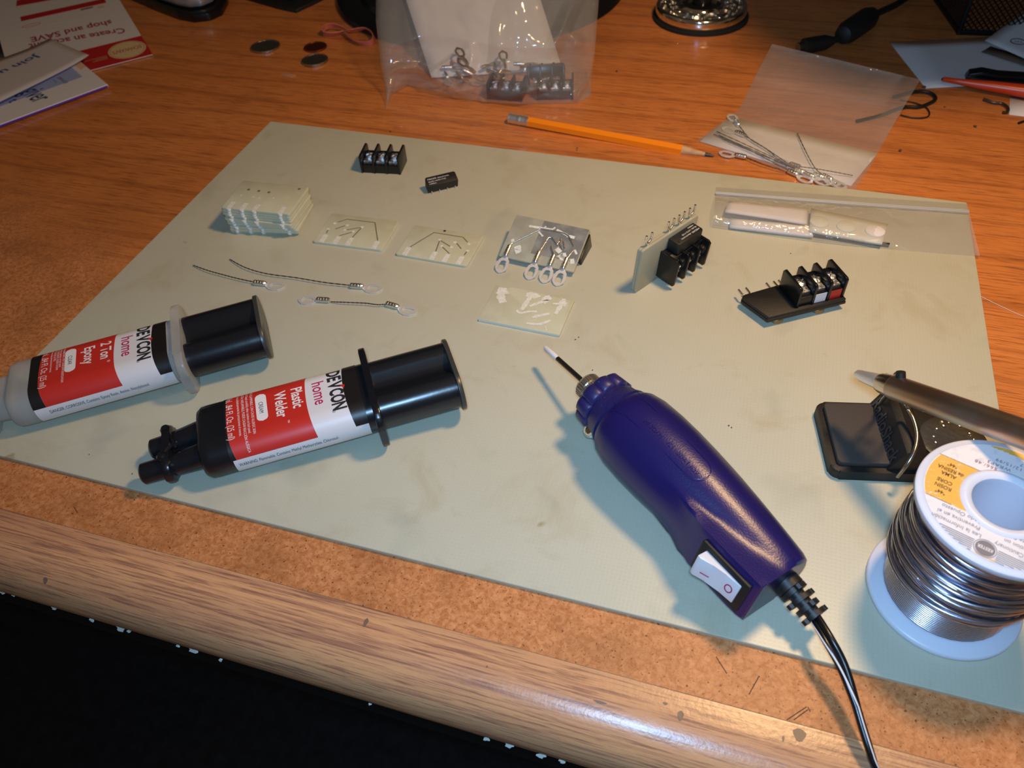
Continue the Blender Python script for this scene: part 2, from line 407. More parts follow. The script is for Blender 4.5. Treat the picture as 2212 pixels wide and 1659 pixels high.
# dents and scars on the moulding
def on_edge(y):
    dy = (EDGE_Y - 7) - y
    return -17.3 + 17 * math.sqrt(max(0, 1 - (dy / 20) ** 2)) if dy > 0 else -0.3
for (u, v, L, W) in [(1296, 1517, 2.2, .45), (1470, 1546, 1.0, 1.7), (1437, 1520, .8, .5), (1727, 1588, 2.0, 2.2), (1692, 1596, .4, 1.0), (1052, 1440, .35, .35), (790, 1345, .8, 1.8), (98, 1254, 1, 1)]:
    q = P(u, v, -1.5); 
    for _ in range(6): q = P(u, v, on_edge(q.y))
    pts = [(L * math.cos(a) * (1 + .25 * math.sin(3 * a)), W * math.sin(a)) for a in [2 * PI * k / 12 for k in range(12)]]
    B().prism(pts, 0, .12, mp=lambda p, q=q: Vector((q.x + p.x, q.y + p.y, on_edge(q.y + p.y) + p.z))).done('dent', mat('bruised_moulding', (0.20, 0.12, 0.075), 0.45), desk, smooth=0)
# scratches in the worn strip
for (u0, v0, u1, v1) in [(1700, 1555, 1742, 1527), (1715, 1555, 1745, 1533), (1547, 1419, 1570, 1455), (1640, 1460, 1618, 1500), (160, 1095, 168, 1108), (1745, 1527, 1750, 1538)]:
    B().tube([P(u0, v0, 0), P(u1, v1, 0)], .18, 5).done('scratch', mat('dark_scratch', (0.13, 0.06, 0.03), 0.7), desk)

sheet = B().box((0, 0, 1.0), (457.2, 305.0, 2.0), bev=0.25, seg=1).done('fibreglass_sheet', M_board, smooth=0)
tag(sheet, 'large pale green-grey fibreglass sheet lying on the desk as a work mat', 'work mat')
Z0 = 2.0

# ------------------------------------------------------------------ twin-barrel glue syringes
def twin_syringe(name, label, A, T, clear):
    """A, T: axis points at the barrel's front shoulder and at the plunger end"""
    A, T = Vector(A), Vector(T); L = (T - A).length; fr = frame(T - A)
    t = thing(name, label, 'glue syringe', A, fr)
    a, r = 9.0, 9.3
    XF = 0.652 * L                    # flange position
    def stad(x, a=a, r=r, dz=0, n=14, dip=0.0):
        out = []
        for k in range(n + 1):
            th = PI / 2 - PI * k / n; out.append(Vector((x, a + r * math.cos(th), dz + r * math.sin(th))))
        for k in range(1, 6): y = a - 2 * a * k / 6; out.append(Vector((x, y, dz - r + dip * r * (1 - (y / a) ** 2) ** 2)))
        for k in range(n + 1):
            th = -PI / 2 - PI * k / n; out.append(Vector((x, -a + r * math.cos(th), dz + r * math.sin(th))))
        for k in range(1, 6): y = -a + 2 * a * k / 6; out.append(Vector((x, y, dz + r - dip * r * (1 - (y / a) ** 2) ** 2)))
        return out
    mb = M_sclear if clear else M_gloss
    b = B().loft([stad(0, a - 1.5, r - 3), stad(0.8, a - .4, r - 1.2), stad(2.6, a, r - .2), stad(5, a, r), stad(XF, a, r)])
    b.done('barrel', mb, t, smooth=50)
    if not clear:                     # clear outer shell lip at the shoulder
        b = B().loft([stad(1.5, a, r + .5), stad(9, a, r + .35)], True, False, False); b.done('shell', M_shell, t)
    # flange plate
    fo = [(y, z) for y, z in rrect(-25.0, -12.0, 25.0, 12.0, 8.5, 6)]
    mf = M_sclear if clear else M_gloss
    mp = lambda p: Vector((XF + p.z, p.x, p.y))
    B().prism(fo, 0, 4.2 if clear else 3.0, mp=mp, bev=.9 if clear else .6).done('finger_flange', mf, t)
    # plunger: two tubes ending in a wide pad
    b = B()
    b.loft([stad(XF + 3, a * .98, r - .2, dip=.60), stad(L - 2.2, a * .98, r - .2, dip=.52)], True, False, True)
    b.done('plunger', M_gloss, t, smooth=50)
    b = B().loft([stad(L - 2.2, a + .2, r + .2), stad(L - 1.9, a + .6, r + .6), stad(L - .4, a + .6, r + .6), stad(L, a + .4, r + .4)])
    b.done('plunger_pad', M_cap, t, smooth=50)
    # nozzle
    if clear:
        b = B().loft([stad(-9, a - 3, r - 3.5), stad(0.5, a - 2.5, r - 3)]); b.done('neck', M_sclear, t)
        b = B().prism(rrect(-17, -9, 17, 9, 6), -12, -9, mp=lambda p: Vector((p.z, p.x, p.y)), bev=.8); b.done('nozzle_cap', M_sclear, t)
    else:
        b = B()
        for s in (1, -1): b.tube([(-22.5 if s > 0 else -26.5, s * 6.2, -2), (-21.5 if s > 0 else -25.5, s * 6.2, -2), (-12, s * 6.4, -1.5), (3, s * 6.6, 0)], [3.6, 4.7, 4.9, 6.0], 20)
        b.done('nozzles', M_gloss, t)
        b = B().prism(rrect(-14, -6.5, 14, 6.5, 5.5, 6), -15.5, -12, mp=lambda p: Vector((p.z + .04 * p.x, p.x, p.y - 1)), bev=1.0)
        b.sphere((-15, -6, 4.5), 2.6, 10); b.sphere((-14, 10.5, 3.2), 2.6, 10); b.sphere((-10, -1, 4.2), 1.2, 8); b.tube([(-15, -6, 5), (-12.5, -3, 5.2), (-10, 0, 4.8), (-12, 6, 4.5), (-14, 10, 4)], .8, 8)
        b.done('nozzle_lock', M_gloss, t, label='glue-smeared black locking plate')
    # label wraps: (x, s) -> surface point, s grows towards the camera side
    def surf(x, s, off=.12):
        rr = r + off
        if s < -a: th = PI / 2 + (-s - a) / r; return Vector((x, a + rr * math.cos(PI - th) * 1.0, rr * math.sin(th))) if False else Vector((x, a - rr * math.cos(th), rr * math.sin(th)))
        if s > a: th = PI / 2 - (s - a) / r; return Vector((x, -a - rr * math.cos(th), rr * math.sin(th)))
        return Vector((x, -s, rr))
    def patch(nm, x0, x1, s0, s1, off, m, parent, ns=40, nx=4):
        f = lambda v: v if callable(v) else (lambda s, v=v: v)
        x0, x1 = f(x0), f(x1)
        return B().grid(lambda i, j: surf(x0(s0 + (s1 - s0) * j) * (1 - i) + x1(s0 + (s1 - s0) * j) * i, s0 + (s1 - s0) * j, off), nx, ns).done(nm, m, parent)
    k = XF / 75.8
    xe = 13.2 * k if not clear else 15 * k
    lab = patch('label', xe - (3.5 if clear else -.5), XF - 3.2, -24, 30, .10, M_lwhite, t, label if False else 44)
    curve = lambda s: -2.2 * math.cos(PI * (s - 2) / 44)
    red0 = lambda s: xe + .6 + (curve(s) + 2.2) * .9
    red1 = lambda s: (50.8 * k) + curve(s) * .9
    patch('red_panel', red0, red1, -24, 20.5, .16, M_red, lab)
    patch('black_band', lambda s: XF - 8.2 + curve(s) * .9, XF - 3.1, -24, 20.5, .16, M_lblack, lab)
    patch('black_band', (lambda s: xe - 3.6) if clear else (lambda s: xe - .2), lambda s: red0(s) - .02, -24, 20.5, .155, M_lblack, lab)
    def tx(nm, s, size, x, s0, m, **kw):
        return text(nm, s, size, lambda X, Y: surf(x + Y, s0 + X, .24), m, lab, sub=2, **kw)
    tx('brand_lettering', 'DE', 8.4, 59.6 * k, -13.2, M_ink, sx=.66, bold=.30)
    tx('brand_lettering', 'CON', 8.4, 59.6 * k, -1.4, M_ink, sx=.66, bold=.30)
    tx('brand_lettering', 'V', 8.6, 59.5 * k, -5.4, M_ink, sx=.68, bold=.30)
    tx('brand_lettering', '\u00ae', 1.9, 59.0 * k, 10.6, M_ink)
    B().prism([(64.0 * k, -3.2), (66.6 * k, -2.4), (66.0 * k, -.4)], .26, .3, mp=lambda p: surf(p.x, p.y, p.z)).done('brand_tick', M_red, lab, smooth=0)
    tx('home_lettering', 'home', 7.8, 52.4 * k, -8.6, M_magenta, sx=.78, bold=.06)
    if clear: lines, cap = ('2 Ton', 'Epoxy'), 'CLEAR'
    else: lines, cap = ('Plastic', 'Welder'), 'CREAM'
    tx('product_lettering', lines[0], 7.0, 43.0 * k, -8.6, M_textw, sx=.70, bold=.14)
    tx('product_lettering', lines[1], 7.0, 35.6 * k, -8.6, M_textw, sx=.70, bold=.14)
    tx('product_lettering', '\u00ae' if clear else '\u2122', 1.9, (46.0 if clear else 39.2) * k, 5.0 if clear else 9.2, M_textw)
    pl = rrect(27.0 * k, -10.5, 31.9 * k, 5.8, 2.4, 6)
    vs = B(); n = 14
    vs.grid(lambda i, j: (lambda s: surf(29.45 * k + (i - .5) * 2 * 2.45 * k * math.sqrt(max(0, 1 - max(0, (abs(s + 2.35) - 5.8) / 2.35) ** 2)), s, .22))(-10.5 + 16.3 * j), 4, 30).done('shade_pill', M_textw, lab)
    text('shade_lettering', cap, 2.7, lambda X, Y: surf(28.4 * k + Y, -5.6 + X, .3), M_ink, lab, sub=1, sx=.78)
    if clear: small = ['WARNING: SKIN IRRITANT, MAY CAUSE SKIN SENSITIZATION', 'Read carefully other cautions on back panel.', 'PRECAUCI\u00d3N: IRRITANTE, PUEDE CAUSAR', 'SENSIBILIZACI\u00d3N DE LA PIEL.', 'Lea cuidadosamente las precauciones al reverso.']
    else: small = ['WARNING: FLAMMABLE, CAN CAUSE ALLERGIC SKIN', 'REACTION. Read carefully other cautions on back panel.', 'PRECAUCI\u00d3N: INFLAMABLE, PUEDE CAUSAR REACCI\u00d3N AL\u00c9GICA', 'DE PIEL. Lea cuidadosamente las precauciones al reverso.']
    for i, s in enumerate(small):
        tx('small_print', s, 1.7 if not clear else 1.45, ((24.8 if not clear else 25.9) - (1.95 if not clear else 1.35) * i) * k, -18.5, M_textw, sx=.74)
    tx('volume_lettering', 'Net Vol. .84 Fl. Oz. (25 ml)', 4.2, (14.2 if not clear else 16.6) * k, -20.0, M_textw, sx=.68)
    wt = 'WARNING: Flammable. Contains: Methyl Methacrylate, Chlorosul-' if not clear else 'DANGER: CORROSIVE. Contains: Epoxy Resin, Amine, Nonylphenol.'
    text('warning_lettering', wt, 2.6, lambda X, Y: surf(xe + 2.2 + X, 24.3 - Y, .24), M_ink, lab, sx=.60)
    return t
M_sclear = mat('milky_clear_plastic', (0.66, 0.66, 0.62), 0.25, trans=0.35, sss=0.3, sssr=0.004, ior=1.3, alpha=0.62)
M_cap = mat('smoky_plastic_end', (0.045, 0.045, 0.042), 0.33)
M_shell = mat('clear_shell', (.03, .03, .03), .15, alpha=.05)
twin_syringe('glue_syringe', 'solid black twin-barrel glue syringe with red and white label, nearer the middle', P(436, 958, 12.6), P(985, 806, 16.5), False)
twin_syringe('glue_syringe', 'glue syringe with translucent barrel and milky flange at the left edge', P(30, 855, 12.6), P(572, 704, 16.5), True)

# ------------------------------------------------------------------ rotary engraver
M_blue = mat('dark_blue_moulded_plastic', (0.013, 0.009, 0.092), 0.30, spec=0.5, bump=0.30, nscale=1500, bdist=0.0002)
M_blued = mat('dusty_blue_plastic', (0.020, 0.016, 0.105), 0.42, var=(0.16, 0.15, 0.24), lo=0.66, hi=0.82, nscale=1300)
M_steel = mat('knurled_steel', (0.62, 0.59, 0.55), 0.33, 1.0)
DA = P(1359, 922, 20.5); DT = P(1692, 1252, 16.5)
dx = (DT - DA).normalized(); fr = frame(dx)
X0 = -26.0                                            # nose ring start, measured from DA
eng = thing('rotary_engraver', 'dark blue handheld rotary engraver with white rocker switch lying on the sheet', 'engraving tool', DA, fr)
LB = (DT - DA).length
TH = math.radians(-12)                                # switch facet normal, from local -y towards +z
def eng_ring(x, R, hump, n=96, squash=1.0):
    out = []
    for i in range(n):
        a = 2 * PI * i / n
        y, z = math.cos(a), math.sin(a)
        r = R
        if hump > 0:
            al = a - (PI + TH)
            ca, sa = math.cos(al), math.sin(al)
            if ca > 0.05:
                d = min(hump / ca, (10.5 if sa * 1 > 0 else 10.5) / max(abs(sa), 1e-3)); r = (R ** 18 + d ** 18) ** (1 / 18) if d > R * .6 else R
        out.append(Vector((x, y * r, z * r * squash)))
    return out
prof_e = [(-5.0, 12.5, 0), (-4.2, 15.2, 0), (-1.5, 16.8, 0), (5, 18.0, 0), (16, 18.4, 0), (28, 18.2, 0), (40, 17.6, 0), (50, 16.9, 15.0), (56, 16.4, 16.6), (60, 16.0, 17.6), (64, 15.6, 18.4), (68, 15.2, 19.0), (82, 13.6, 19.2), (90, 12.6, 19.2), (96, 11.8, 19.0), (98.5, 11.0, 18.6), (99.3, 9.8, 17.8)]
e_s = LB / 98.0
b = B().loft([eng_ring(x * e_s if x > 0 else x, R, h) for x, R, h in prof_e]); body = b.done('body', M_blue, eng, smooth=38)
# collar and fluted lock ring
b = B().lathe([(11.6, -13.5), (12.6, -12), (13.2, -9), (14.6, -6), (12.4, -4.6)], 48, 'X'); b.done('collar', M_blued, eng)
b = B().lathe([(8.5, -21.2), (11.4, -20.9), (12.4, -20), (12.9, -14.2), (11.8, -13.2)], 120, 'X', rfun=lambda a, h: 1 + 0.11 * (abs(math.sin(a * 5)) ** 0.6 - .6)); b.done('lock_ring', M_blued, eng, smooth=60)
kn = lambda a, h: 1 + 0.03 * (1 if math.sin(a * 30) > 0 else -1)
b = B().lathe([(5.6, -20.5), (6.1, -21.4), (6.1, -24.6)], 120, 'X', rfun=kn); b.lathe([(5.2, -24.6), (5.2, -25.8)], 40, 'X'); b.lathe([(5.9, -25.8), (5.9, -28.6), (4.8, -29.8), (3.2, -30.5)], 120, 'X', rfun=kn)
b.done('collet', M_steel, eng, smooth=30)
TIP = P(1177, 750, 15.0); tl = fr.transposed() @ (TIP - DA)
s0 = Vector((-30.0, 0, 0)); bt = s0.lerp(tl, 0.66)
B().cyl(s0, bt, 1.15, seg=14).done('shank', mat('worn_dark_steel', (0.10, 0.09, 0.08), 0.35, 0.9, bump=.4, nscale=900), eng)
B().tube([bt, bt.lerp(tl, .15), tl.lerp(bt, .1), tl], [.8, 1.3, 1.3, .7], 12).done('grinding_tip', mat('white_stone', (0.80, 0.78, 0.82), 0.8), eng)
# little steel stud on the camera side of the collar
for zz in range(8, 40):
    st = fr.transposed() @ (P(1271, 938, zz) - DA)
    if math.hypot(st.y, st.z) < 16.0: break
rad = Vector((0, st.y, st.z)).normalized()
B().tube([st - rad * 6, st - rad * 1.2, st, st + rad * 1.2], [3.3, 3.3, 2.8, 1.3], 18).done('stud', M_chrome, eng)
# switch
nrm = Vector((0, math.cos(PI + TH), math.sin(PI + TH))); tan = Vector((0, -math.sin(PI + TH), math.cos(PI + TH)))
if tan.z < 0: tan = -tan
H0 = 19.3; SX = 83.0 * e_s
def sw(x, t, h): return Vector((SX + x, 0, 0)) + tan * t + nrm * h
b = B().prism(rrect(-11.4, -7.6, 11.4, 7.6, .6, 2), H0 - 3, H0 + 1.0, mp=lambda p: sw(p.x, p.y, p.z), bev=.25); b.done('switch_bezel', M_blackm, eng)
pr = [(-8.4, 0), (-8.6, 5.4), (-7.2, 5.7), (-2.6, 3.6), (2.6, 2.2), (8.6, 1.5), (8.6, 0)]
b = B(); b.prism(pr, -5.0, 5.0, mp=lambda p: sw(p.x, p.z, H0 + p.y), bev=.35)
rk = b.done('rocker', mat('white_rocker_plastic', (0.78, 0.76, 0.80), 0.35), eng, smooth=30, label='white rocker with red on and off marks')
b = B(); b.prism([(-1.6, -.22), (1.6, -.22), (1.6, .22), (-1.6, .22)], 0, .12, mp=lambda p: sw(-3.6 + p.x, p.y - 1.4, H0 + 4.35 - .43 * p.x + p.z)); b.done('on_mark', M_magenta, rk)
ring_o = [(2.0 * math.cos(t), 1.6 * math.sin(t)) for t in [2 * PI * i / 24 for i in range(24)]]; ring_i = [(1.5 * math.cos(t), 1.15 * math.sin(t)) for t in [2 * PI * i / 24 for i in range(24)]]
b = B(); b.ringprism(ring_o, ring_i, 0, .12, mp=lambda p: sw(5.3 + p.y, p.x, H0 + 1.95 + p.z - .11 * p.y)); b.done('off_mark', M_magenta, rk)
# raised oval outline and faint embossed lettering on the upper body
def on_body(x, ang, off):
    R = 18.6 if x < 16 else 18.6 - (x - 16) * .037 - max(0, x - 45) * .05
    return Vector((x, (R + off) * math.cos(ang), (R + off) * math.sin(ang)))
pts = []
for k in range(48):
    a = 2 * PI * k / 48; cx = 24 if math.cos(a) > 0 else 1
    u, v = (44 if math.cos(a) >= 0 else 4) + 6 * math.cos(a), 5.2 * math.sin(a)
    pts.append(on_body(u - 6, PI / 2 + .10 + v / 18, .02))
b = B().tube(pts, .11, 6, closed=True); b.done('oval_outline', M_blue, body)
mpb = lambda sh: (lambda X, Y: on_body(38 - X, PI / 2 + .12 + (Y + sh) / 18.4, .12))
text('embossed_lettering', 'VOLTAGE:  12V   MADE IN', 2.6, lambda X, Y: on_body(41 - X, PI / 2 + .22 - (Y) / 18.4, .22), M_blue, body, sub=1)
# strain relief and cord
b = B(); E0 = Vector((99.0 * e_s, 0.5, -1))
ax = (fr.transposed() @ (P(1765, 1335, 13) - DA) - E0).normalized()
sd = ax.cross(Vector((0, 0, 1))).normalized(); upv = sd.cross(ax)
b.tube([E0 - ax * 2, E0 + ax * 3], 5.2, 20); b.tube([E0 + ax * 2, E0 + ax * 15], [3.2, 2.6], 12)
for i in range(4):
    c = E0 + ax * (4.2 + 3.4 * i); d = sd if i % 2 else upv
    for s in (-1, 1):
        b.tube([c - ax * .9 + sd * (4.9 - .25 * i) * s * (1 if i % 2 else .0) + upv * (4.9 - .25 * i) * s * (0 if i % 2 else 1), c + ax * .9 + sd * (4.9 - .25 * i) * s * (1 if i % 2 else 0) + upv * (4.9 - .25 * i) * s * (0 if i % 2 else 1)], 1.6, 8)
    b.tube([c - ax * .9, c + ax * .9], [5.2 - .3 * i] * 2, 18)
b.done('strain_relief', M_rubber, eng, smooth=30)
cs = fr @ (E0 + ax * 13) + DA
cpts = smoothpath([cs, P(1787, 1378, 15), P(1818, 1435, 13), P(1842, 1500, 10), P(1863, 1570, 7), P(1881, 1628, 4), P(1893, 1668, -1), P(1905, 1740, -22), P(1915, 1830, -90), Vector((185, -250, -300)), Vector((190, -255, -600))], 10)
inv = fr.transposed()
def ribbon(off0, off1, r, m, nm, lift=0):
    out = []; n = len(cpts)
    for i, p in enumerate(cpts):
        t = (cpts[min(i + 1, n - 1)] - cpts[max(i - 1, 0)]).normalized(); s = t.cross(Vector((0, 0, 1))).normalized(); u = s.cross(t)
        a = -1.2 + 2.2 * min(1, i / 34.0); q = s * math.cos(a) + u * math.sin(a); q2 = u * math.cos(a) - s * math.sin(a)
        out.append(inv @ (p + q * off0 + q2 * off1 - DA))
    return B().tube(out, r, 10).done(nm, m, eng, smooth=60)
ribbon(-1.05, 0, 1.2, M_black, 'cord'); ribbon(1.05, 0, 1.2, M_black, 'cord'); ribbon(1.55, 0.72, .42, mat('white_stripe', (0.75, 0.73, 0.75), .4), 'cord_stripe')

# ------------------------------------------------------------------ soldering iron and its stand
stand = thing('soldering_stand', 'small black plastic soldering iron stand with wire cradle', 'soldering iron stand', P(1790, 1035, Z0), frame(P(1970, 1042, Z0) - P(1793, 1035, Z0)))
SL = stand.matrix_world.to_3x3().transposed(); SO = P(1790, 1035, Z0)
def sl(u, v, z): return SL @ (P(u, v, z) - SO)
bl = sl(1790, 1036, 2); tlc = sl(1766, 878, 4)
Wd = 66.0; Dp = (sl(1766, 880, 5) - bl).y + 1
b = B().prism([(x, y) for x, y in rrect(0, 0, Wd, Dp, 4, 5) if not (x > Wd - 5 and y > Dp - 5)] and rrect(0, 0, Wd, Dp, 4, 5), 0, 5.5, bev=1.0); base = b.done('base', M_blackm, stand, smooth=30)
b = B().prism(rrect(2.6, 3.0, 27, Dp - 2.6, 2, 3), 5.5, 8.0, bev=.4); b.done('sponge_tray', mat('dark_grey_tray', (0.055, 0.045, 0.040), .75, bump=.35, nscale=1300), stand)
# wedge riser across the base with the maker's raised lettering on its sloping face
b = B(); b.prism([(22, 5.4), (26.5, 17.0), (29.5, 18.0), (33, 16.0), (41, 5.4)], -(Dp - 1.5), -1.5, mp=lambda p: Vector((p.x, -p.z, p.y)), bev=.3)
wd = b.done('riser', M_blackm, stand, smooth=20)
text('maker_lettering', 'RadioShack', 9.0, lambda X, Y: Vector((22.0 + .362 * (Y + 3) - .35, Dp - 3.0 - X, 5.4 + .932 * (Y + 3) + .13)), mat('gloss_black_letter', (.035, .035, .042), .16), wd, sx=32.5 / textw('RadioShack', 9.0), bold=.15)
b = B()
rnd = random.Random(3)
for i in range(26):
    a = rnd.uniform(0, 2 * PI); rr = rnd.uniform(.75, 1.0)
    b.sphere((53 + 8.5 * rr * math.cos(a), Dp * .47 + 11 * rr * math.sin(a), 6.4), rnd.uniform(.4, 1.0), 8, (1, 1, .7))
tag(b.done('solder_spatter', M_solder, stand, label='shiny solder splashes on the cup'), kind='stuff')
b = B().lathe([(12.5, 5.3), (13.5, 6.2), (12.0, 6.6), (8.5, 6.2), (.1, 5.9)], 40, 'Z', origin=(53, Dp * .47, 0)); b.done('solder_cup', mat('sooty_dish', (0.05, 0.045, 0.04), .35, bump=.5, nscale=500), stand)
# iron
tip = Vector((159.9, -44.5, 38.6)); far = CAM + ray(2212, 938) * 300
far = tip + (far - tip) * 1.0
iron = thing('soldering_iron', 'steel soldering iron barrel with silvery tip resting in the wire cradle', 'soldering iron', tip, frame(far - tip))
M_barrel = mat('heat_stained_steel', (0.54, 0.50, 0.47), 0.36, 1.0, var=(0.52, 0.37, 0.27), nscale=45, bump=0.15)
b = B().lathe([(.5, -1.5), (1.7, -.8), (2.3, 2), (2.9, 8), (3.1, 11.3)], 24, 'X', rfun=lambda a, h: 1 + .10 * math.sin(a * 3 + h) * (1 if h < 8 else 0)); b.done('tip', mat('silvery_tip', (.95, .93, .90), .42, .85, bump=.8, nscale=500), iron)
b = B().lathe([(3.0, 11.2), (3.7, 11.6), (4.1, 13), (4.45, 17.2), (4.5, 17.6)], 28, 'X'); b.done('nose_cap', mat('polished_steel', (0.72, 0.66, 0.60), .22, 1.0), iron)
b = B().lathe([(4.55, 17.6), (4.75, 18.4), (4.85, 60), (4.9, 120)], 28, 'X'); b.done('barrel', M_barrel, iron)
b = B().lathe([(5, 120), (11, 121), (11, 150), (9, 230), (9.5, 240)], 28, 'X'); b.done('handle', M_blackm, iron)
iu = iron.matrix_world.to_3x3()
b = B().cyl((20.5, 1.2, 4.2), (20.5, 1.5, 6.6), 1.9, 1.7, 16); b.done('clamp_screw', M_blackm, iron)
# cradle wire: from the riser's back end over the iron and down to the front
M_cw = mat('grey_spring_wire', (0.42, 0.42, 0.40), 0.3, 1.0)
ax_i = (far - tip).normalized()
def ip(d): return tip + ax_i * d
q = ip(15)
wp = [P(1901, 872, 15), P(1908, 862, 20), P(1918, 846, 27), ip(17) + Vector((-2, 5.6, 0)), P(1929, 822, 41), P(1934, 809, 44), P(1944, 806, 45), P(1952, 815, 43), ip(23) + Vector((0, 5.6, 0)), ip(25) + Vector((0, 2, -6.5)), P(1956, 878, 28), P(1972, 903, 26), P(1981, 940, 24), P(1975, 975, 22), P(1958, 1005, 18), P(1938, 1030, 11)]
# the collar of the wire loop goes round the far side of the barrel
b = B().tube([SL @ (p - SO) for p in smoothpath(wp, 6)], .78, 10); b.done('cradle_wire', M_cw, stand, smooth=60)

# ------------------------------------------------------------------ spool of solder
SP = Vector((198.3, -114.0, Z0))
spool = thing('solder_spool', 'white plastic spool of solder wire standing on its end', 'solder spool', SP)
M_spool = mat('milky_white_plastic', (0.70, 0.72, 0.82), 0.32, sss=0.35, sssr=0.004)
SR, SH, HR = 26.4, 57.5, 9.8
b = B().lathe([(HR, 0), (SR - .6, 0), (SR, .7), (SR, 2.6), (SR - .6, 3.2), (13.5, 3.6), (13.5, SH - 3.6), (SR - .6, SH - 3.0), (SR, SH - 2.4), (SR, SH - .5), (SR - .7, SH), (13.2, SH), (12.4, SH + .9), (11.4, SH + .9), (HR, SH), (HR, 0)], 96, 'Z', cap=False)
b.done('reel', M_spool, spool, smooth=50)
# windings: neat thin layer at the bottom, loose coils above
M_sw = mat('solder_wire_metal', (0.60, 0.62, 0.72), 0.25, 1.0)
b = B(); pts = []; nt_ = 24; d = 1.05
for i in range(nt_ * 36):
    a = 2 * PI * i / 36; z = 3.9 + .5 + i / 36 * .98; pts.append((20.9 * math.cos(a), 20.9 * math.sin(a), z))
b.tube(pts, .50, 8)
b.lathe([(13.6, 3.7), (20.45, 3.7), (20.4, 30), (19.0, SH - 3.8), (13.6, SH - 3.8)], 64, 'Z', cap=False)
b.done('inner_windings', M_sw, spool, smooth=60)
rnd = random.Random(11)
turns = 34
for grp in range(3):
    b = B(); pts = []
    ph = rnd.uniform(0, 6)
    n = turns * 40 // 3
    for i in range(n):
        a = 2 * PI * i / 40; f = i / n
        z = (20.5 + 32.5 * abs(((f * 1.0 + grp * .33) % 1) * 2 - 1)) + .7 * math.sin(a + ph + 1.5 * f) + .35 * math.sin(a * .37 + grp)
        bulge = 22.1 + 1.7 * math.exp(-((z - 34) / 9.0) ** 2) + .55 * grp - max(0, (z - 44)) * .07
        r = bulge + .25 * math.sin(a * .53 + grp * 2)
        pts.append((r * math.cos(a + grp), r * math.sin(a + grp), min(z, SH - 4.8)))
    b.tube(pts, .52, 6); b.done('solder_coil', M_sw, spool, smooth=60)
# a few bold diagonal strands
for z0, z1, r, a0 in ((21.5, 27, 24.6, 3.0), (24, 31, 24.9, 3.6), (30, 37, 25.1, 2.6), (38, 45, 24.6, 3.9)):
    pts = [(r * math.cos(a0 + t * 2 * PI), r * math.sin(a0 + t * 2 * PI), z0 + (z1 - z0) * (.5 - .5 * math.cos(2 * PI * t))) for t in [k / 60 for k in range(60)]]
    B().tube(pts, .56, 8, closed=True).done('loose_strand', M_sw, spool, smooth=60)
# paper label on the top flange
def disc_part(nm, inside, r0, r1, z, m, parent, n=120, rad=10):
    """annular sector cells whose centre passes inside(x, y)"""
    b = B()
    for i in range(n):
        a0, a1 = 2 * PI * i / n, 2 * PI * (i + 1) / n
        for j in range(rad):
            ra, rb = r0 + (r1 - r0) * j / rad, r0 + (r1 - r0) * (j + 1) / rad; am, rm = (a0 + a1) / 2, (ra + rb) / 2
            if inside(rm * math.cos(am), rm * math.sin(am)):
                vs = [b.v((r * math.cos(a), r * math.sin(a), z)) for r, a in ((ra, a0), (rb, a0), (rb, a1), (ra, a1))]; b._f(vs)
    bmesh.ops.remove_doubles(b.bm, verts=b.bm.verts, dist=1e-4)
    return b.done(nm, m, parent, smooth=0)
M_lab = mat('scuffed_paper_label', (0.76, 0.73, 0.74), 0.6, var=(0.60, 0.58, 0.60), lo=.55, hi=.75, nscale=260)
LT = disc_part('paper_label', lambda x, y: True, 13.3, 24.0, SH + .12, M_lab, spool)
k_ = NT('worn_orange_band', rough=.55)
nn = k_.noise(k_.coords((1, 3, 1), rot=(0, 0, .3)), 330, 5, .75, .5)
k_.link(k_.mix(k_.rng(nn, .60, .64), (0.80, 0.42, 0.07), (0.76, 0.72, 0.70)), k_.b.inputs['Base Color'])
# label directions: text reads upside down from the camera; bx = reading direction, by = letter up
la = math.radians(160); bx = Vector((math.cos(la), math.sin(la), 0)); by = Vector((-math.sin(la), math.cos(la), 0))
# (both are resolved against the picture: reading direction towards the back-left, tops towards the camera)
band = lambda x, y: -9.6 < (x * by.x + y * by.y) < 3.4
def inb(lo, hi): return lambda x, y: lo < (x * by.x + y * by.y) < hi
disc_part('orange_band', inb(-8.7, 10.0), 13.3, 23.7, SH + .16, k_.m, LT, 240, 24)
disc_part('orange_band', inb(-24, -21.3), 13.3, 23.7, SH + .16, k_.m, LT, 240, 24)
disc_part('orange_band', inb(23.3, 24), 13.3, 23.7, SH + .16, k_.m, LT, 240, 24)
def ltext(s, size, cx, cy, m=M_ink, **kw):
    return text('print', s, size, lambda X, Y: bx * (cx + X) + by * (cy + Y) + Vector((0, 0, SH + .22)), m, LT, align='CENTER', **kw)
M_lgrey = mat('grey_print', (0.20, 0.18, 0.19), .6); M_brown = mat('brown_print', (0.13, 0.055, 0.02), .6); M_violet = mat('violet_stamp', (0.22, 0.09, 0.16), .6)
for s_, cy in (('Lea la Informaci\u00f3n', 16.1), ('Preventiva en el', 13.5), ('Lado Opuesto', 10.9)): ltext(s_, 2.15, 10.2, cy, M_lgrey, sx=.92)
for s_, cx, cy in (('Cautionary', -5.0, 16.1), ('Information on', -8.5, 13.3), ('Opposite End', -8.4, 10.7)): ltext(s_, 2.15, cx, cy, M_lgrey, sx=.85)
for s_, cx, cy in (('"44"', 17.8, 6.2), ('ROSIN', 17.7, 3.7), ('CORE', 17.9, 1.3), ('ALMA', 17.6, -2.0), ('de RESINA', 17.6, -4.2), ('"44"', 17.7, -6.6), ('"44"', -17.8, 6.2), ('ROSIN', -17.7, 3.7), ('CORE', -17.9, 1.3), ('ALMA', -17.6, -2.0), ('de RESINA', -17.6, -4.2)): ltext(s_, 2.1, cx, cy, M_brown, sx=.85, bold=.05)
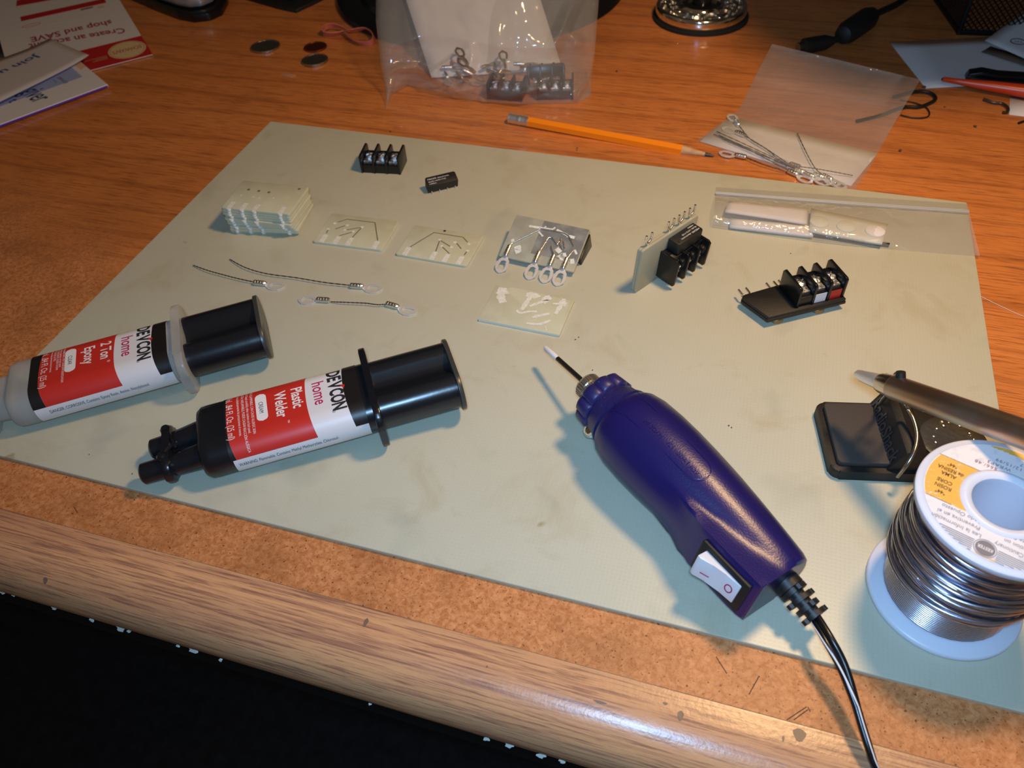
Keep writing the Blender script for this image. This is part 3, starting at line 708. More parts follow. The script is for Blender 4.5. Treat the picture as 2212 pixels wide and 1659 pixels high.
for s_, cx, cy in (('$66/.48', 9.0, -12.9), ('WRAP3', 5.5, -14.9), ('12/15/99', 3.0, -17.2), ('0-5027', -3.0, -19.3), ('5717', -9.6, -14.6)): ltext(s_, 2.0, cx, cy, M_violet, sx=1.0, spacing=1.15)
for i in range(7):
    y = 18.9 + .72 * i; hw = math.sqrt(max(0, 23.8 ** 2 - y * y))
    for x0, x1 in ((4.2, min(hw, 17)), (-hw, -2.6)):
        if x1 - x0 < .6: continue
        q = [bx * x0 + by * y, bx * x1 + by * y, bx * x1 + by * (y + .3), bx * x0 + by * (y + .3)]
        b = B(); b._f([b.v((p.x, p.y, SH + .22)) for p in q]); b.done('stripe', M_lgrey, LT, smooth=0, normals=False)
lc = bx * .8 + by * 20.4
b = B(); b.ringprism([(3.3 * math.cos(t), 3.3 * math.sin(t)) for t in [2 * PI * i / 32 for i in range(32)]], [(3.1 * math.cos(t), 3.1 * math.sin(t)) for t in [2 * PI * i / 32 for i in range(32)]], SH + .2, SH + .25, mp=lambda p: p + lc); b.done('emblem_ring', M_lgrey, LT, smooth=0)
b = B(); b.prism([(2.8 * math.cos(t), 2.8 * math.sin(t)) for t in [2 * PI * i / 32 for i in range(32)]], SH + .2, SH + .26, mp=lambda p: p + lc); b.done('emblem_disc', M_lgrey, LT, smooth=0)
text('emblem_lettering', 'KESTER', 1.7, lambda X, Y: bx * (.8 + X) + by * (19.8 + Y) + Vector((0, 0, SH + .3)), M_lab, LT, align='CENTER', sx=.78, bold=.04)
for x0, x1, y in ((8.0, 22.6, -8.7), (13.5, 21.5, 10.0), (-22, -8, -8.7), (-21.5, -8, 10.0)):
    b = B(); b._f([b.v(bx * u + by * v + Vector((0, 0, SH + .2))) for u, v in ((x0, y - .09), (x1, y - .09), (x1, y + .09), (x0, y + .09))]); b.done('rule_line', M_brown, LT, smooth=0, normals=False)

# ------------------------------------------------------------------ electrical parts
PI_, TBP = PI, 8.35
def screw_terminal(loc, rot, label, name='terminal_block', group=None, marks=False, parent=None, asthing=True):
    """three-way barrier block: local x along the row, y to the back, z up; origin front-left-bottom"""
    Lr = TBP * 3 + 1.3; D = 17.0; Hb = 12.6
    if asthing: t = thing(name, label, 'terminal block', loc, rot, group)
    else:
        t = bpy.data.objects.new(name, None); C.objects.link(t); t.parent = parent; t.empty_display_size = .01
        t.matrix_local = Matrix.Translation(Vector(loc) * MM) @ rot.to_4x4()
    b = B()
    b.prism([(.6, 0), (16.4, 0), (16.4, 5.0), (15.4, 7.8), (12.8, 7.8), (12.0, 6.4), (4.6, 6.4), (2.6, 5.8), (.6, 5.8)], .2, Lr - .2, mp=lambda p: Vector((p.z, p.x, p.y)), bev=.15)
    for i in range(4):
        x = .65 + i * TBP
        b.prism([(0, .0), (D, .0), (D, Hb - 1.5), (D - 1.2, Hb), (1.0, Hb - .5), (0, Hb - 1.4)], x - .65, x + .65, mp=lambda p: Vector((p.z, p.x, p.y)), bev=.25)
    for i in range(3): b.tube([(.65 + TBP * (i + .5) - 2, 2, -.6), (.65 + TBP * (i + .5) - 2, 2, .4)], .8, 8)
    hs = b.done('housing', M_black, t, smooth=30)
    for i in range(3):
        x = .65 + TBP * (i + .5)
        b = B().box((x, 7.4, 6.9), (6.0, 8.6, .7), bev=.15, seg=1); b.box((x, 3.1, 6.4), (6.0, .7, 1.4), bev=.1, seg=1); pl = b.done('clamp_plate', M_screw, t, smooth=30)
        b = B().lathe([(2.9, 7.2), (3.0, 8.0), (2.7, 8.9), (1.8, 9.5), (.1, 9.7)], 24, 'Z', origin=(x, 8.2, 0)); b.box((x, 8.2, 9.6), (4.6, .6, .35), rot=Matrix.Rotation(.5 + i, 3, 'Z')); b.box((x, 8.2, 9.6), (.6, 4.6, .35), rot=Matrix.Rotation(.5 + i, 3, 'Z')); b.done('screw', M_screw, t, smooth=30)
    if marks:
        for i, (nm, m, lb_) in enumerate((('white_tag', mat('white_enamel', (.72, .74, .80), .35), 'white painted square'), ('red_tag', mat('red_enamel', (.50, .012, .012), .3), 'red painted square'))):
            x = .65 + TBP * (i + 1.5)
            B().box((x, .52, 3.0), (6.2, .2, 5.4), bev=.08, seg=1).done(nm, m, t, label=lb_)
    return t
def relay(loc, rot, label, parent=None, asthing=True):
    """slim black potted relay with one row of pins; origin front-left-bottom, x along"""
    if asthing: t = thing('reed_relay', label, 'relay', loc, rot)
    else:
        t = bpy.data.objects.new('reed_relay', None); C.objects.link(t); t.parent = parent; t.empty_display_size = .01; t.matrix_local = Matrix.Translation(Vector(loc) * MM) @ rot.to_4x4()
    b = B().prism([(0, 0), (19.6, 0), (19.6, 6.2), (18.9, 7.2), (.7, 7.2), (0, 6.2)], 0, 6.4, bev=.3); b.lathe([(.75, 6.35), (.75, 6.45), (.1, 6.45)], 14, origin=(17.6, 5.2, 0)); b.done('case', M_blackm, t, smooth=25)
    for s_, y, z in (('MEDER electronic', 4.6, 1.5), ('SIL05-1A72-71D', 2.7, 1.35), ('1409EX', 1.0, 1.2)):
        text('case_lettering', s_, z, lambda X, Y, y=y: Vector((1.2 + X, y + Y, 6.5)), M_textw, t, sx=1.25)
    for x in (2.3, 7.4, 12.5, 17.6): B().tube([(x, .3, 1.2), (x, -1.2, .9), (x + .1, -2.6, .5)], .22, 6).done('pin', M_tin, t)
    return t
def lug(parent, o, rot, straight=False):
    """crimped ring terminal, local x from barrel to ring tip, 18 mm long"""
    e = bpy.data.objects.new('ring_terminal', None); C.objects.link(e); e.empty_display_size = .005
    e.parent = parent; e.matrix_local = Matrix.Translation(Vector(o) * MM) @ rot.to_4x4()
    b = B().tube([(0, 0, 1.5), (.5, 0, 1.5), (4, 0, 1.45), (7.0, 0, 1.4), (7.8, 0, 1.1)], [.9, 1.45, 1.5, 1.4, .8], 14)
    for x in (1.6, 3.2, 4.8, 6.2): b.tube([(x - .2, 0, 1.5), (x + .2, 0, 1.5)], 1.62, 12)
    b.done('crimp_barrel', M_solder, e, smooth=40)
    oc = [(7.2, .9), (9.6, 3.0), (12.6, 3.7), (15.4, 3.3), (17.5, 1.6), (18.2, 0), (17.5, -1.6), (15.4, -3.3), (12.6, -3.7), (9.6, -3.0), (7.2, -.9), (7.0, 0)]
    ic = [(9.9, .8), (10.4, 1.5), (12.6, 1.9), (15.2, 1.9), (15.9, 1.8), (15.95, 0), (15.9, -1.8), (15.2, -1.9), (12.6, -1.9), (10.4, -1.5), (9.9, -.8), (9.7, 0)]
    B().ringprism(oc, ic, .2, .75).done('ring', M_tin, e, smooth=20)
    return e
rotz = lambda a: Matrix.Rotation(a, 3, 'Z')
def yaw(a, b_): return math.atan2(b_.y - a.y, b_.x - a.x)

a_, c_ = P(781, 374, Z0), P(866, 378, Z0)
screw_terminal(a_, yaw(a_, c_), 'black three-screw terminal block standing alone near the back edge of the sheet')
a_, c_ = P(925, 418, Z0), P(987, 403, Z0)
relay(a_, frame(c_ - a_, (0.30 * math.sin(yaw(a_, c_)) * 1.0, -.30, 1)), 'small loose black relay with white print lying beside the lone terminal block')

def pcb_outline(w=43.5, h=28.8, r=1.6): return rrect(0, 0, w, h, r, 3)
PADS = (5.4, 13.8, 21.6, 38.0)
def groove_lines(b, lines, z, w=.32):
    for poly in lines:
        for (x0, y0), (x1, y1) in zip(poly, poly[1:]):
            d = Vector((x1 - x0, y1 - y0, 0)); n = d.normalized().cross(Vector((0, 0, 1))) * w
            vs = [b.v(Vector((x, y, z)) + n * s) for x, y, s in ((x0, y0, -1), (x1, y1, -1), (x1, y1, 1), (x0, y0, 1))]; b._f(vs)
A1 = ([(4.8, 9.0), (4.6, 12.5)], [(13.5, 8.2), (20.0, 13.2)], [(21.8, 8.2), (23.5, 18.6), (15.5, 14.5)], [(8.5, 14), (12.8, 18.2)], [(7.2, 20.8), (11.5, 24.6), (29.5, 24.6), (37.6, 8.2)])
D1 = ((4.3, 13.2), (14.2, 18.8), (14.5, 14.2), (20.2, 13.6), (23.6, 18.8), (5.8, 19.4))
def card(loc, rot, label, lines, dots, pads, group=None, mirror=False, name='circuit_card', holes=True):
    t = thing(name, label, 'circuit card', loc, rot, group)
    W_ = 43.5; mx = (lambda x: W_ - x) if mirror else (lambda x: x)
    B().prism(pcb_outline(), 0, 1.5, bev=.15).done('board', M_pcb, t, smooth=30)
    b = B(); groove_lines(b, [[(mx(x), y) for x, y in l] for l in lines], 1.53); b.done('groove', M_trace, t, smooth=0)
    for x in pads:
        x = mx(x); B().prism(rrect(x - 1.45, .1, x + 1.45, 7.6, .5, 2), 1.5, 1.58).done('pad', M_white, t)
    for x, y in dots:
        B().lathe([(.95, 1.5), (.95, 1.6), (.1, 1.62)], 12, origin=(mx(x), y, 0)).done('hole_ring', M_white, t)
    return t
a_, c_ = P(676, 526, Z0), P(826, 545, Z0)
card(a_, yaw(a_, c_), 'pale drilled circuit card with penciled grooves and four white pads, left of the flat pair', A1, D1, PADS)
a_, c_ = P(854, 553, Z0), P(1005, 579, Z0)
c2 = card(a_, yaw(a_, c_), 'right card of the flat pair, mirrored groove pattern, black mark on its back edge', A1, D1, PADS, mirror=True)
B().lathe([(.8, 1.5), (.8, 1.62), (.1, 1.62)], 10, origin=(19.5, 27.6, 0)).done('ink_mark', M_ink, c2)

# stack of cards
stack0 = thing('circuit_card', 'topmost card of the stack, pale green with three dark dots', 'circuit card', (0, 0, 0))
B().prism(pcb_outline(), 0, 1.5, bev=.15).done('board', M_pcb, stack0, smooth=30)
for x in PADS:
    x = x - .3
    B().prism(rrect(x - 1.35, .1, x + 1.35, 6.5, .5, 2), 1.5, 1.56).done('pad', M_white, stack0)
    B().lathe([(1.3, .1), (1.3, 1.45), (.1, 1.5)], 12, origin=(x, .15, 0)).done('notch', M_white, stack0)
a_, c_ = P(476, 447, 19.6), P(622, 462, 19.6); ya = yaw(a_, c_)
NS = 10
zs = [Z0 + 1.76 * i for i in range(NS)]
rs = random.Random(8)
offs = [(rs.uniform(-.7, .9) + (.6 if i < 3 else 0), rs.uniform(-.6, .5) - (.8 if i < 3 else 0), rs.uniform(-.015, .02) + max(0, (4 - i)) * .032) for i in range(NS - 1)] + [(0, 0, 0)]
ords = ['bottom', 'second', 'third', 'fourth', 'fifth', 'sixth', 'seventh', 'eighth']
labs = ['bottom card of the stack, turned a little anticlockwise'] + [o + ' card up from the bottom of the stack' for o in ords[1:8]] + ['card just beneath the topmost card of the stack']
for i, (z, (ox, oy, da)) in enumerate(zip(zs, offs)):
    if i == NS - 1:
        stack0.matrix_world = Matrix.Translation(Vector((a_.x, a_.y, z)) * MM) @ rotz(ya).to_4x4(); stack0['group'] = 'stacked circuit cards'
        for x, y in ((8.2, 20.0), (15.0, 19.6), (21.8, 19.2), (38.5, 25.5)): B().lathe([(.95, 1.5), (.95, 1.58), (.1, 1.6)], 12, origin=(x, y, 0)).done('drill_dot', M_trace, stack0)
        for x, y in ((6.5, 13.4), (14.6, 13.2), (18.6, 12.8), (27.0, 14.0)): B().lathe([(.5, 1.5), (.5, 1.58), (.1, 1.6)], 10, origin=(x, y, 0)).done('hole_ring', M_white, stack0)
    else:
        v = rotz(ya) @ Vector((ox, oy, 0)); dup(stack0, (a_.x + v.x, a_.y + v.y, z), ya + da, labs[i], 'stacked circuit cards')

# routed card with white scored channels
a_, c_ = P(1033, 694, Z0), P(1206, 728, Z0)
t = thing('circuit_card', 'lone pale card with thick white engraved channels, in front of the ring terminal board', 'circuit card', a_, yaw(a_, c_))
edge = [(0, 0), (43.6, 0), (43.6, 27.5), (42.2, 28.2), (40.8, 26.6), (38.5, 26.2), (37.4, 28.4), (33, 28.6), (31.5, 27.2), (30.6, 26.4), (28.4, 27.6), (25, 28.6), (23, 28.0), (20, 28.4), (8, 28.8), (6.8, 27.0), (4.6, 27.2), (3.5, 28.6), (0, 28.2)]
B().prism(edge, 0, 1.6, bev=.12).done('board', M_pcb, t, smooth=30)
B().box((21.8, -.02, .8), (43, .1, 1.3)).done('cut_edge', M_pcbedge, t)
rnd = random.Random(5)
_cz = [0.0]
def channel(pts, w, z=1.63):
    _cz[0] += .015; z += _cz[0] % .3
    pts = smoothpath([(x, y, 0) for x, y in pts], 5); L_, R_ = [], []
    for i, p in enumerate(pts):
        d = (pts[min(i + 1, len(pts) - 1)] - pts[max(i - 1, 0)]).normalized(); n = Vector((-d.y, d.x, 0)) * w * rnd.uniform(.75, 1.2) * 1.05
        L_.append((p.x + n.x, p.y + n.y)); R_.append((p.x - n.x, p.y - n.y))
    b = B()
    for i in range(len(L_) - 1): b._f([b.v((*q, z)) for q in (R_[i], R_[i + 1], L_[i + 1], L_[i])])
    b.done('channel', M_white, t, smooth=0)
for pts, w in (([(4.2, 27), (5.0, 22), (6.0, 19), (8.3, 15.6)], 2.0), ([(5.0, 25), (5.8, 22)], 3.0), ([(8.0, 15.4), (7.2, 18)], .8), ([(20.5, 27.6), (20.6, 24), (20.0, 18), (19.5, 12.8)], 1.1), ([(18, 25), (22.5, 25.5), (24.5, 24)], 2.0),
               ([(17.0, 11.8), (19.6, 10.2), (23.5, 12.5), (27.5, 13.6)], .7), ([(28.6, 26), (29.5, 23.4), (26.5, 20.5), (22.6, 16.5)], .9), ([(31, 26.5), (28.5, 23.5), (30.5, 22)], 1.8),
               ([(26.6, 8.6), (30.5, 11.5), (34.2, 13.8)], .85), ([(25.0, 3.6), (31.5, 4.6), (36.2, 9.0)], .8), ([(35, 4), (36.4, 1.2)], .3), ([(38.2, 27), (38.4, 23), (37.8, 19), (37.2, 14.2)], 1.0), ([(36.4, 23.5), (40.6, 22.6)], 1.6), ([(33.6, 21.5), (37.0, 22.4)], .7)):
    channel(pts, w)

# assembled board leaning on its terminal block, ring terminals soldered to its face
fa, fb = P(1078, 556, 4.2), P(1236, 591, 4.2); xd = (fb - fa).normalized()
up0 = Vector((0, 0, 1)); yd0 = up0.cross(xd).normalized(); tl_ = math.radians(19)
yd = yd0 * math.cos(tl_) + up0 * math.sin(tl_)
rA = Matrix((xd, yd, xd.cross(yd))).transposed()
t = thing('relay_board', 'circuit board with four soldered ring terminals and a black block beneath, scored wires on top', 'circuit board', fa, rA)
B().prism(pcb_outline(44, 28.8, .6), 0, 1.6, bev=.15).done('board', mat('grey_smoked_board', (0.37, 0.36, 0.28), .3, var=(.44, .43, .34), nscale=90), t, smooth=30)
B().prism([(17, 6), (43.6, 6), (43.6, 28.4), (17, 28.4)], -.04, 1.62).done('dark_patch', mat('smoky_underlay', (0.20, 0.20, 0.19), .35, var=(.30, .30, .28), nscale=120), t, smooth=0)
screw_terminal((44.6, 10.0, -.2), Matrix.Rotation(PI, 3, 'Y') , None, parent=t, asthing=False)
M_glue = mat('clear_glue_smear', (0.62, 0.62, 0.60), .25, alpha=.55)
def wire(parent, pts, r=.38, m=None, nm='wire'): return B().tube(smoothpath(pts, 5), r, 8).done(nm, m or M_solder, parent, smooth=60)
for x, c in ((4.6, 0), (22.0, 0), (30.6, 0), (38.2, 0)): lug(t, (x, 7.4, 1.4), Matrix.Rotation(-PI / 2 - .02, 3, 'Z') @ Matrix.Rotation(-.0, 3, 'X'))
for pts in ([(4.6, 7, 2.6), (5.4, 10, 2.2), (16.5, 21.6, 2.0)], [(16.5, 21.6, 2.0), (18, 22.6, 2), (31, 22.6, 2), (36.0, 19.4, 2.2), (38.8, 15.8, 1.9)], [(22, 7, 2.6), (22.4, 10, 2.6), (23.6, 17.8, 2.4)], [(23.6, 17.8, 2.4), (25.5, 18.0, 2.2), (29.5, 14.6, 2.0)], [(30.6, 7, 2.6), (28.0, 10.4, 2.3), (26.5, 13.0, 2.1)], [(38.2, 7, 2.4), (38.8, 10.0, 2.4), (39.8, 13.4, 2.0)], [(30.2, 19, 2), (31.2, 15.2, 2.4), (33.6, 12.6, 2)], [(30.5, 18.8, 1.9), (29.6, 14.4, 2.2)], [(32.0, 17.8, 2), (34.6, 13.0, 2.0)]):
    wire(t, pts)
for pts, w in (([(10, 22.8), (17, 23.2), (24, 23.6)], .7), ([(26, 24.0), (33, 22.0)], .7), ([(33, 21.5), (37.5, 21.4)], .8), ([(16.4, 20.6), (20, 18.0)], .5), ([(8, 8.5), (9.6, 6), (8.2, 4.6)], 1.7), ([(33, 9), (35.6, 7), (34.6, 10.5)], 1.6), ([(40.5, 8), (41.8, 5)], 1.3), ([(40, 14), (42, 11.4)], .6), ([(30.0, 12.4), (33, 10.4)], 1.4), ([(5, 12), (3.5, 11)], 1.0), ([(24, 24.0), (24.6, 25.6)], .4), ([(18.4, 22.5), (19.4, 25)], .4)):
    channel(pts, w, 1.66)

# board standing on its long edge with block and relay on its face
vb = P(1372, 634, Z0); vtR = P(1498, 473, 30.3); vtL = P(1377, 552, 30.3)
xd = Vector((vtR.x - vtL.x, vtR.y - vtL.y, 0)).normalized(); yd = (Vector((vtL.x, vtL.y, 30.3)) - vb); yd = (yd - xd * yd.dot(xd)).normalized()
rV = Matrix((xd, yd, xd.cross(yd))).transposed()
t = thing('relay_board', 'pale circuit board standing upright, forked pins on top, black relay on its side', 'circuit board', vb, rV)
M_pcb2 = mat('shade_darkened_board', (0.43, 0.39, 0.27), .35)  # the upright face's weaker light is put into this darker, warmer colour
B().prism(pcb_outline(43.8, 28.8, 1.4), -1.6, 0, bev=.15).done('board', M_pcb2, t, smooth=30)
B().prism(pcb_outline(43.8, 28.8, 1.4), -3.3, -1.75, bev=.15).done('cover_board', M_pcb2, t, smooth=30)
def fork(parent, x, y, z, ln=7.0):
    b = B().tube([(x - 2.1, y + ln, z), (x - 2.1, y + 2.8, z), (x - 1.3, y + 1.2, z), (x, y + .8, z), (x + 1.3, y + 1.2, z), (x + 2.1, y + 2.8, z), (x + 2.1, y + ln, z)], .6, 8)
    b.tube([(x, y + 1, z), (x, y - 2, z)], .7, 8); b.done('forked_pin', M_solder, parent, smooth=50)
for x in (5.4, 22.2, 30.4, 38.8): fork(t, x, 29.6, -1.6, 6.2)
g = Matrix(((1, 0, 0), (0, 0, 1), (0, 1, 0))).transposed()
tbm = Matrix.Identity(3)
screw_terminal((15.5, 3.2, 0), tbm, None, parent=t, asthing=False)
rr_ = Matrix((Vector((-1, 0, 0)), Vector((0, 0, 1)), Vector((0, 1, 0)))).transposed()
relay((39.4, 20.0, .3), rr_, None, parent=t, asthing=False)

# all-black board lying flat with white and red marked block
bA, bB_ = P(1657, 697, Z0 + 3.6), P(1826, 656, Z0 + 3.6); xd = (bB_ - bA).normalized()
t = thing('relay_board', 'all-black relay board lying flat with white and red squares on its terminal block', 'circuit board', Vector((bA.x, bA.y, Z0)), frame(xd))
Wb = (bB_ - bA).length; inv_ = frame(xd).transposed(); q = inv_ @ (P(1600, 648, Z0 + 5.2) - Vector((bA.x, bA.y, Z0)))
sk = q.x / q.y * 1.0
out_ = [(0, 0), (Wb, 0), (Wb + .5, 22.5), (q.x + 1.5, 22.5 if q.y > 22 else q.y + 1.5), (q.x, q.y - .3), (q.x * .95, q.y * .9)]
B().prism(out_, 3.6, 5.2, bev=.25).done('board', M_blackm, t, smooth=30)
B().prism([(x * .985 + .3, y * .985 + .2) for x, y in out_], 5.3, 6.9, bev=.25).done('cover_board', M_blackm, t, smooth=30)
for x in (7.5, 30.5): B().lathe([(2.8, 0), (3.4, .6), (3.4, 2.6), (2.6, 3.7)], 20, origin=(x, 3.6, 0)).done('foot', M_brass, t)
for x in (8, 33): B().lathe([(2.8, 0), (3.4, .6), (3.4, 2.6), (2.6, 3.7)], 20, origin=(x, 17.6, 0)).done('foot', M_brass, t)
for x in (2.6, 15.2, 22.2): fork(t, x + (q.x if x < 5 else 0) * .6, (22.0 if q.y > 22 else q.y + 1), 5.3, 6.4)
screw_terminal((16.0, 1.6, 6.9), Matrix.Identity(3), None, parent=t, asthing=False, marks=True)

# loose ring terminals with twisted wire tails
def tail_lug(label, wirepx, l0, l1, second=None, Z0=Z0, group=None):
    z = Z0 + 1.6
    o = P(*l0, Z0); e = P(*l1, Z0); r = rotz(yaw(o, e))
    t = thing('wired_terminal', label, 'ring terminal', o, r, group)
    k = r.transposed()
    lug(t, (0, 0, 0), Matrix.Identity(3))
    pts = [k @ (P(u, v, z - .9 * (i == 0)) - Vector((o.x, o.y, Z0))) for i, (u, v) in enumerate(wirepx)]
    pts.append(Vector((1.5, 0, 1.5)))
    sp_ = smoothpath(pts, 14)
    for ph in (0, PI):
        tw = []
        for i, p in enumerate(sp_):
            d = (sp_[min(i + 1, len(sp_) - 1)] - sp_[max(i - 1, 0)]).normalized(); s = d.cross(Vector((0, 0, 1))).normalized(); a = ph + i * 1.1
            tw.append(p + (s * math.cos(a) + Vector((0, 0, 1)) * math.sin(a)) * .16)
        B().tube(tw, .20, 6).done('wire_strand', M_wire, t, smooth=60)
    if second:
        o2, e2 = k @ (P(*second[0], Z0) - o), k @ (P(*second[1], Z0) - o)
        lug(t, (o2.x, o2.y, 0), rotz(math.atan2(e2.y - o2.y, e2.x - o2.x)))
    return t
tail_lug('ring terminal with the shorter bare wire tail, nearest the left edge of the sheet', [(417, 573), (448, 584), (480, 593), (515, 602)], (549, 614), (612, 621))
tail_lug('ring terminal with the long curved bare wire tail, in front of the two flat cards', [(496, 560), (530, 578), (575, 591), (640, 600), (700, 610)], (757, 621), (822, 626))
tail_lug('short dark wire joining two ring terminals, one at each end', [(714, 652), (745, 653), (790, 655), (815, 658)], (835, 660), (897, 677), second=((714, 653), (644, 648)))

# ------------------------------------------------------------------ pencil
pA, pB = P(1100, 255, 3.6), P(1543, 337, 1.2)
t = thing('pencil', 'yellow-orange wooden pencil with silver eraser band lying behind the sheet', 'pencil', pA, frame(pB - pA))
PL = (pB - pA).length
hexr = lambda a, h: 1 / max(math.cos(((a + PI / 6) % (PI / 3)) - PI / 6), .86)
B().lathe([(3.1, 14), (3.15, PL - 21)], 36, 'X', rfun=hexr).done('painted_body', mat('orange_lacquer', (1.0, 0.27, 0.008), .28, coat=.3), t, smooth=25)
fr_p = [(3.4, 0)]
for i in range(13): fr_p.append((3.45 - .28 * (i % 2) * (0 if i in (6, 7) else 1), .6 + i * 1.05))
B().lathe(fr_p + [(3.4, 15)], 28, 'X').done('ferrule', mat('ferrule_tin', (.85, .86, .88), .42, 1.0), t, smooth=60)
B().lathe([(3.15, PL - 21), (3.0, PL - 19.5), (1.2, PL - 6)], 24, 'X').done('sharpened_wood', mat('bare_cedar', (0.60, 0.38, 0.20), .7, var=(.52, .30, .15), nscale=300), t)
B().lathe([(1.2, PL - 6.2), (.9, PL - 3), (.3, PL)], 16, 'X').done('graphite_point', mat('graphite', (0.05, 0.05, 0.055), .4, .4), t)

# ------------------------------------------------------------------ plastic bags and what is in them
M_film1 = film_material('hazy_bag_film', 0.15, bump=1.0, scale=26, rough=.10)
M_film2 = film_material('clear_bag_film', 0.13, bump=.9, scale=45, rough=.10)
M_film3 = film_material('zip_bag_film', 0.16, bump=.9, scale=60, rough=.14)
def lerp(a, b, t): return a + (b - a) * t
def curve(pts, t):
    n = len(pts) - 1; i = min(int(t * n), n - 1); f = t * n - i; f = f * f * (3 - 2 * f) * .5 + f * .5
    return tuple(lerp(p, q, f) for p, q in zip(pts[i], pts[i + 1]))
bag = thing('parts_bag', 'large hazy plastic bag of black terminal blocks leaning back behind the pencil', 'plastic bag', P(1050, 215, 0))
BO = P(1050, 215, 0)
botc = [(834, 238), (846, 205), (880, 186), (925, 192), (985, 208), (1045, 220), (1120, 225), (1200, 224), (1250, 222), (1276, 206)]
def bagz(u, v): return 17 * (1 - math.exp(-v * 11)) * math.sin(PI * min(max(u, .0), 1)) ** .5 + 80 * v * min(1, .35 + v * 2)
def bag_front(u, v):
    bx_, by_ = curve(botc, u); lx = lerp(834, 812, min(1, v * 2)); rx = lerp(1278, 1300, min(1, v * 1.2))
    x = lerp(bx_, lerp(lx, rx, u), min(1, v * 4)); y = lerp(by_, -150, v)
    wr = 1.2 * noise.noise(Vector((u * 7, v * 9, 1))) + .6 * noise.noise(Vector((u * 19, v * 13, 4)))
    def ridge(u0, v0, u1, v1, w_, h_):
        L2 = (u1 - u0) ** 2 + (v1 - v0) ** 2; tt = min(1, max(0, ((u - u0) * (u1 - u0) + (v - v0) * (v1 - v0)) / L2))
        dd = math.hypot(u - u0 - tt * (u1 - u0), v - v0 - tt * (v1 - v0)); return h_ * max(0, 1 - dd / w_) * (.35 + .65 * math.sin(PI * min(1, tt * 1.1)))
    fold = ridge(.03, .20, .22, .12, .035, 4.5) + ridge(.22, .12, .45, .02, .035, 5.0) + ridge(.30, .10, .42, .30, .035, 5.0) + ridge(.42, .30, .46, .04, .04, 5.0) + ridge(.58, .22, .57, .05, .03, 4.0) + ridge(.80, .30, .90, .62, .05, 4.0) + ridge(.86, .42, .96, .30, .04, 3.0) + ridge(.88, .03, .98, .10, .03, 3.5) + ridge(.62, .03, .78, .12, .03, 3.0)
    return P(x, y, .3 + bagz(u, v) + wr * min(1, v * 8) * math.sin(PI * u) + fold) - BO
def bag_back(u, v):
    bx_, by_ = curve(botc, u); lx = lerp(834, 812, min(1, v * 2)); rx = lerp(1278, 1300, min(1, v * 1.2))
    x = lerp(bx_, lerp(lx, rx, u), min(1, v * 4)); y = lerp(by_, -150, v)
    return P(x, y, .15 + 78 * max(0, v - .15)) - BO
B().grid(bag_front, 170, 130).done('front_sheet', M_film1, bag, smooth=180)
B().grid(bag_back, 40, 40).done('back_sheet', M_film1, bag, smooth=180)
def sheet_px(nm, label, cat, quad, zf, m, nu=10, nv=10, thick=.2, group=None):
    """a sheet of paper: quad of pixels bl, br, tr, tl; zf(u, v) height"""
    o = P(*quad[0], zf(0, 0)); b = B()
    def f(u, v):
        x = lerp(lerp(quad[0][0], quad[1][0], u), lerp(quad[3][0], quad[2][0], u), v); y = lerp(lerp(quad[0][1], quad[1][1], u), lerp(quad[3][1], quad[2][1], u), v)
        return P(x, y, zf(u, v)) - o
    ob = b.grid(f, nu, nv).done(nm, m, None, smooth=180, solid=thick); ob.location = o * MM
    return tag(ob, label, cat, group)
sheet_px('insert_card', 'white paper insert inside the large hazy bag', 'paper', [(932, 168), (1215, 150), (1130, -120), (838, -120)], lambda u, v: 1.4 + 78 * max(0, .13 + .79 * v - .15), M_paper)
screw_terminal(P(1052, 214, .8), yaw(P(1052, 214, .8), P(1160, 222, .8)), 'black terminal block lying at the front bottom of the large hazy bag')
screw_terminal(P(1160, 216, .8), yaw(P(1160, 216, .8), P(1255, 214, .8)), 'black terminal block at the lower right corner of the large hazy bag')
t = screw_terminal(P(1137, 140, 19.0), Matrix.Rotation(.34, 3, 'Z') @ Matrix.Rotation(PI - .35, 3, 'X'), 'black terminal block tipped on its side, topmost in the large hazy bag')
for i, (u, v, a, zz) in enumerate([(955, 150, .3, 5), (985, 158, -.5, 4), (1010, 142, 2.4, 9), (1040, 150, .9, 6), (1068, 140, -1.2, 9), (1092, 152, 2.0, 6), (1110, 142, .2, 9), (975, 140, 1.6, 8), (940, 145, 1.1, 3), (962, 160, -1.0, 3), (1000, 155, .1, 11), (1025, 160, 2.8, 5), (1052, 156, -.3, 12), (1080, 158, 1.3, 4), (1100, 160, -2.2, 3), (1122, 150, .7, 5)]):
    e = thing('loose_terminal', 'bright metal ring terminal heaped with others in the large hazy bag', 'ring terminal', P(u, v, zz), rotz(a) @ Matrix.Rotation(.5 * math.sin(i * 2.1), 3, 'Y'), 'terminals heaped in the large bag')
    b = B().tube([(0, 0, 1.5), (4, 0, 1.45), (7.6, 0, 1.2)], [1.3, 1.5, .9], 12); b.ringprism([(7.2, .9), (9.6, 3.0), (12.6, 3.7), (15.4, 3.3), (18.2, 0), (15.4, -3.3), (12.6, -3.7), (9.6, -3.0), (7.2, -.9)], [(9.9, .8), (10.4, 1.5), (12.6, 1.9), (15.2, 1.9), (15.95, 0), (15.2, -1.9), (12.6, -1.9), (10.4, -1.5), (9.9, -.8)], .5, 1.1)
    ob = b.done('crimped_ring', M_solder, e, smooth=30)

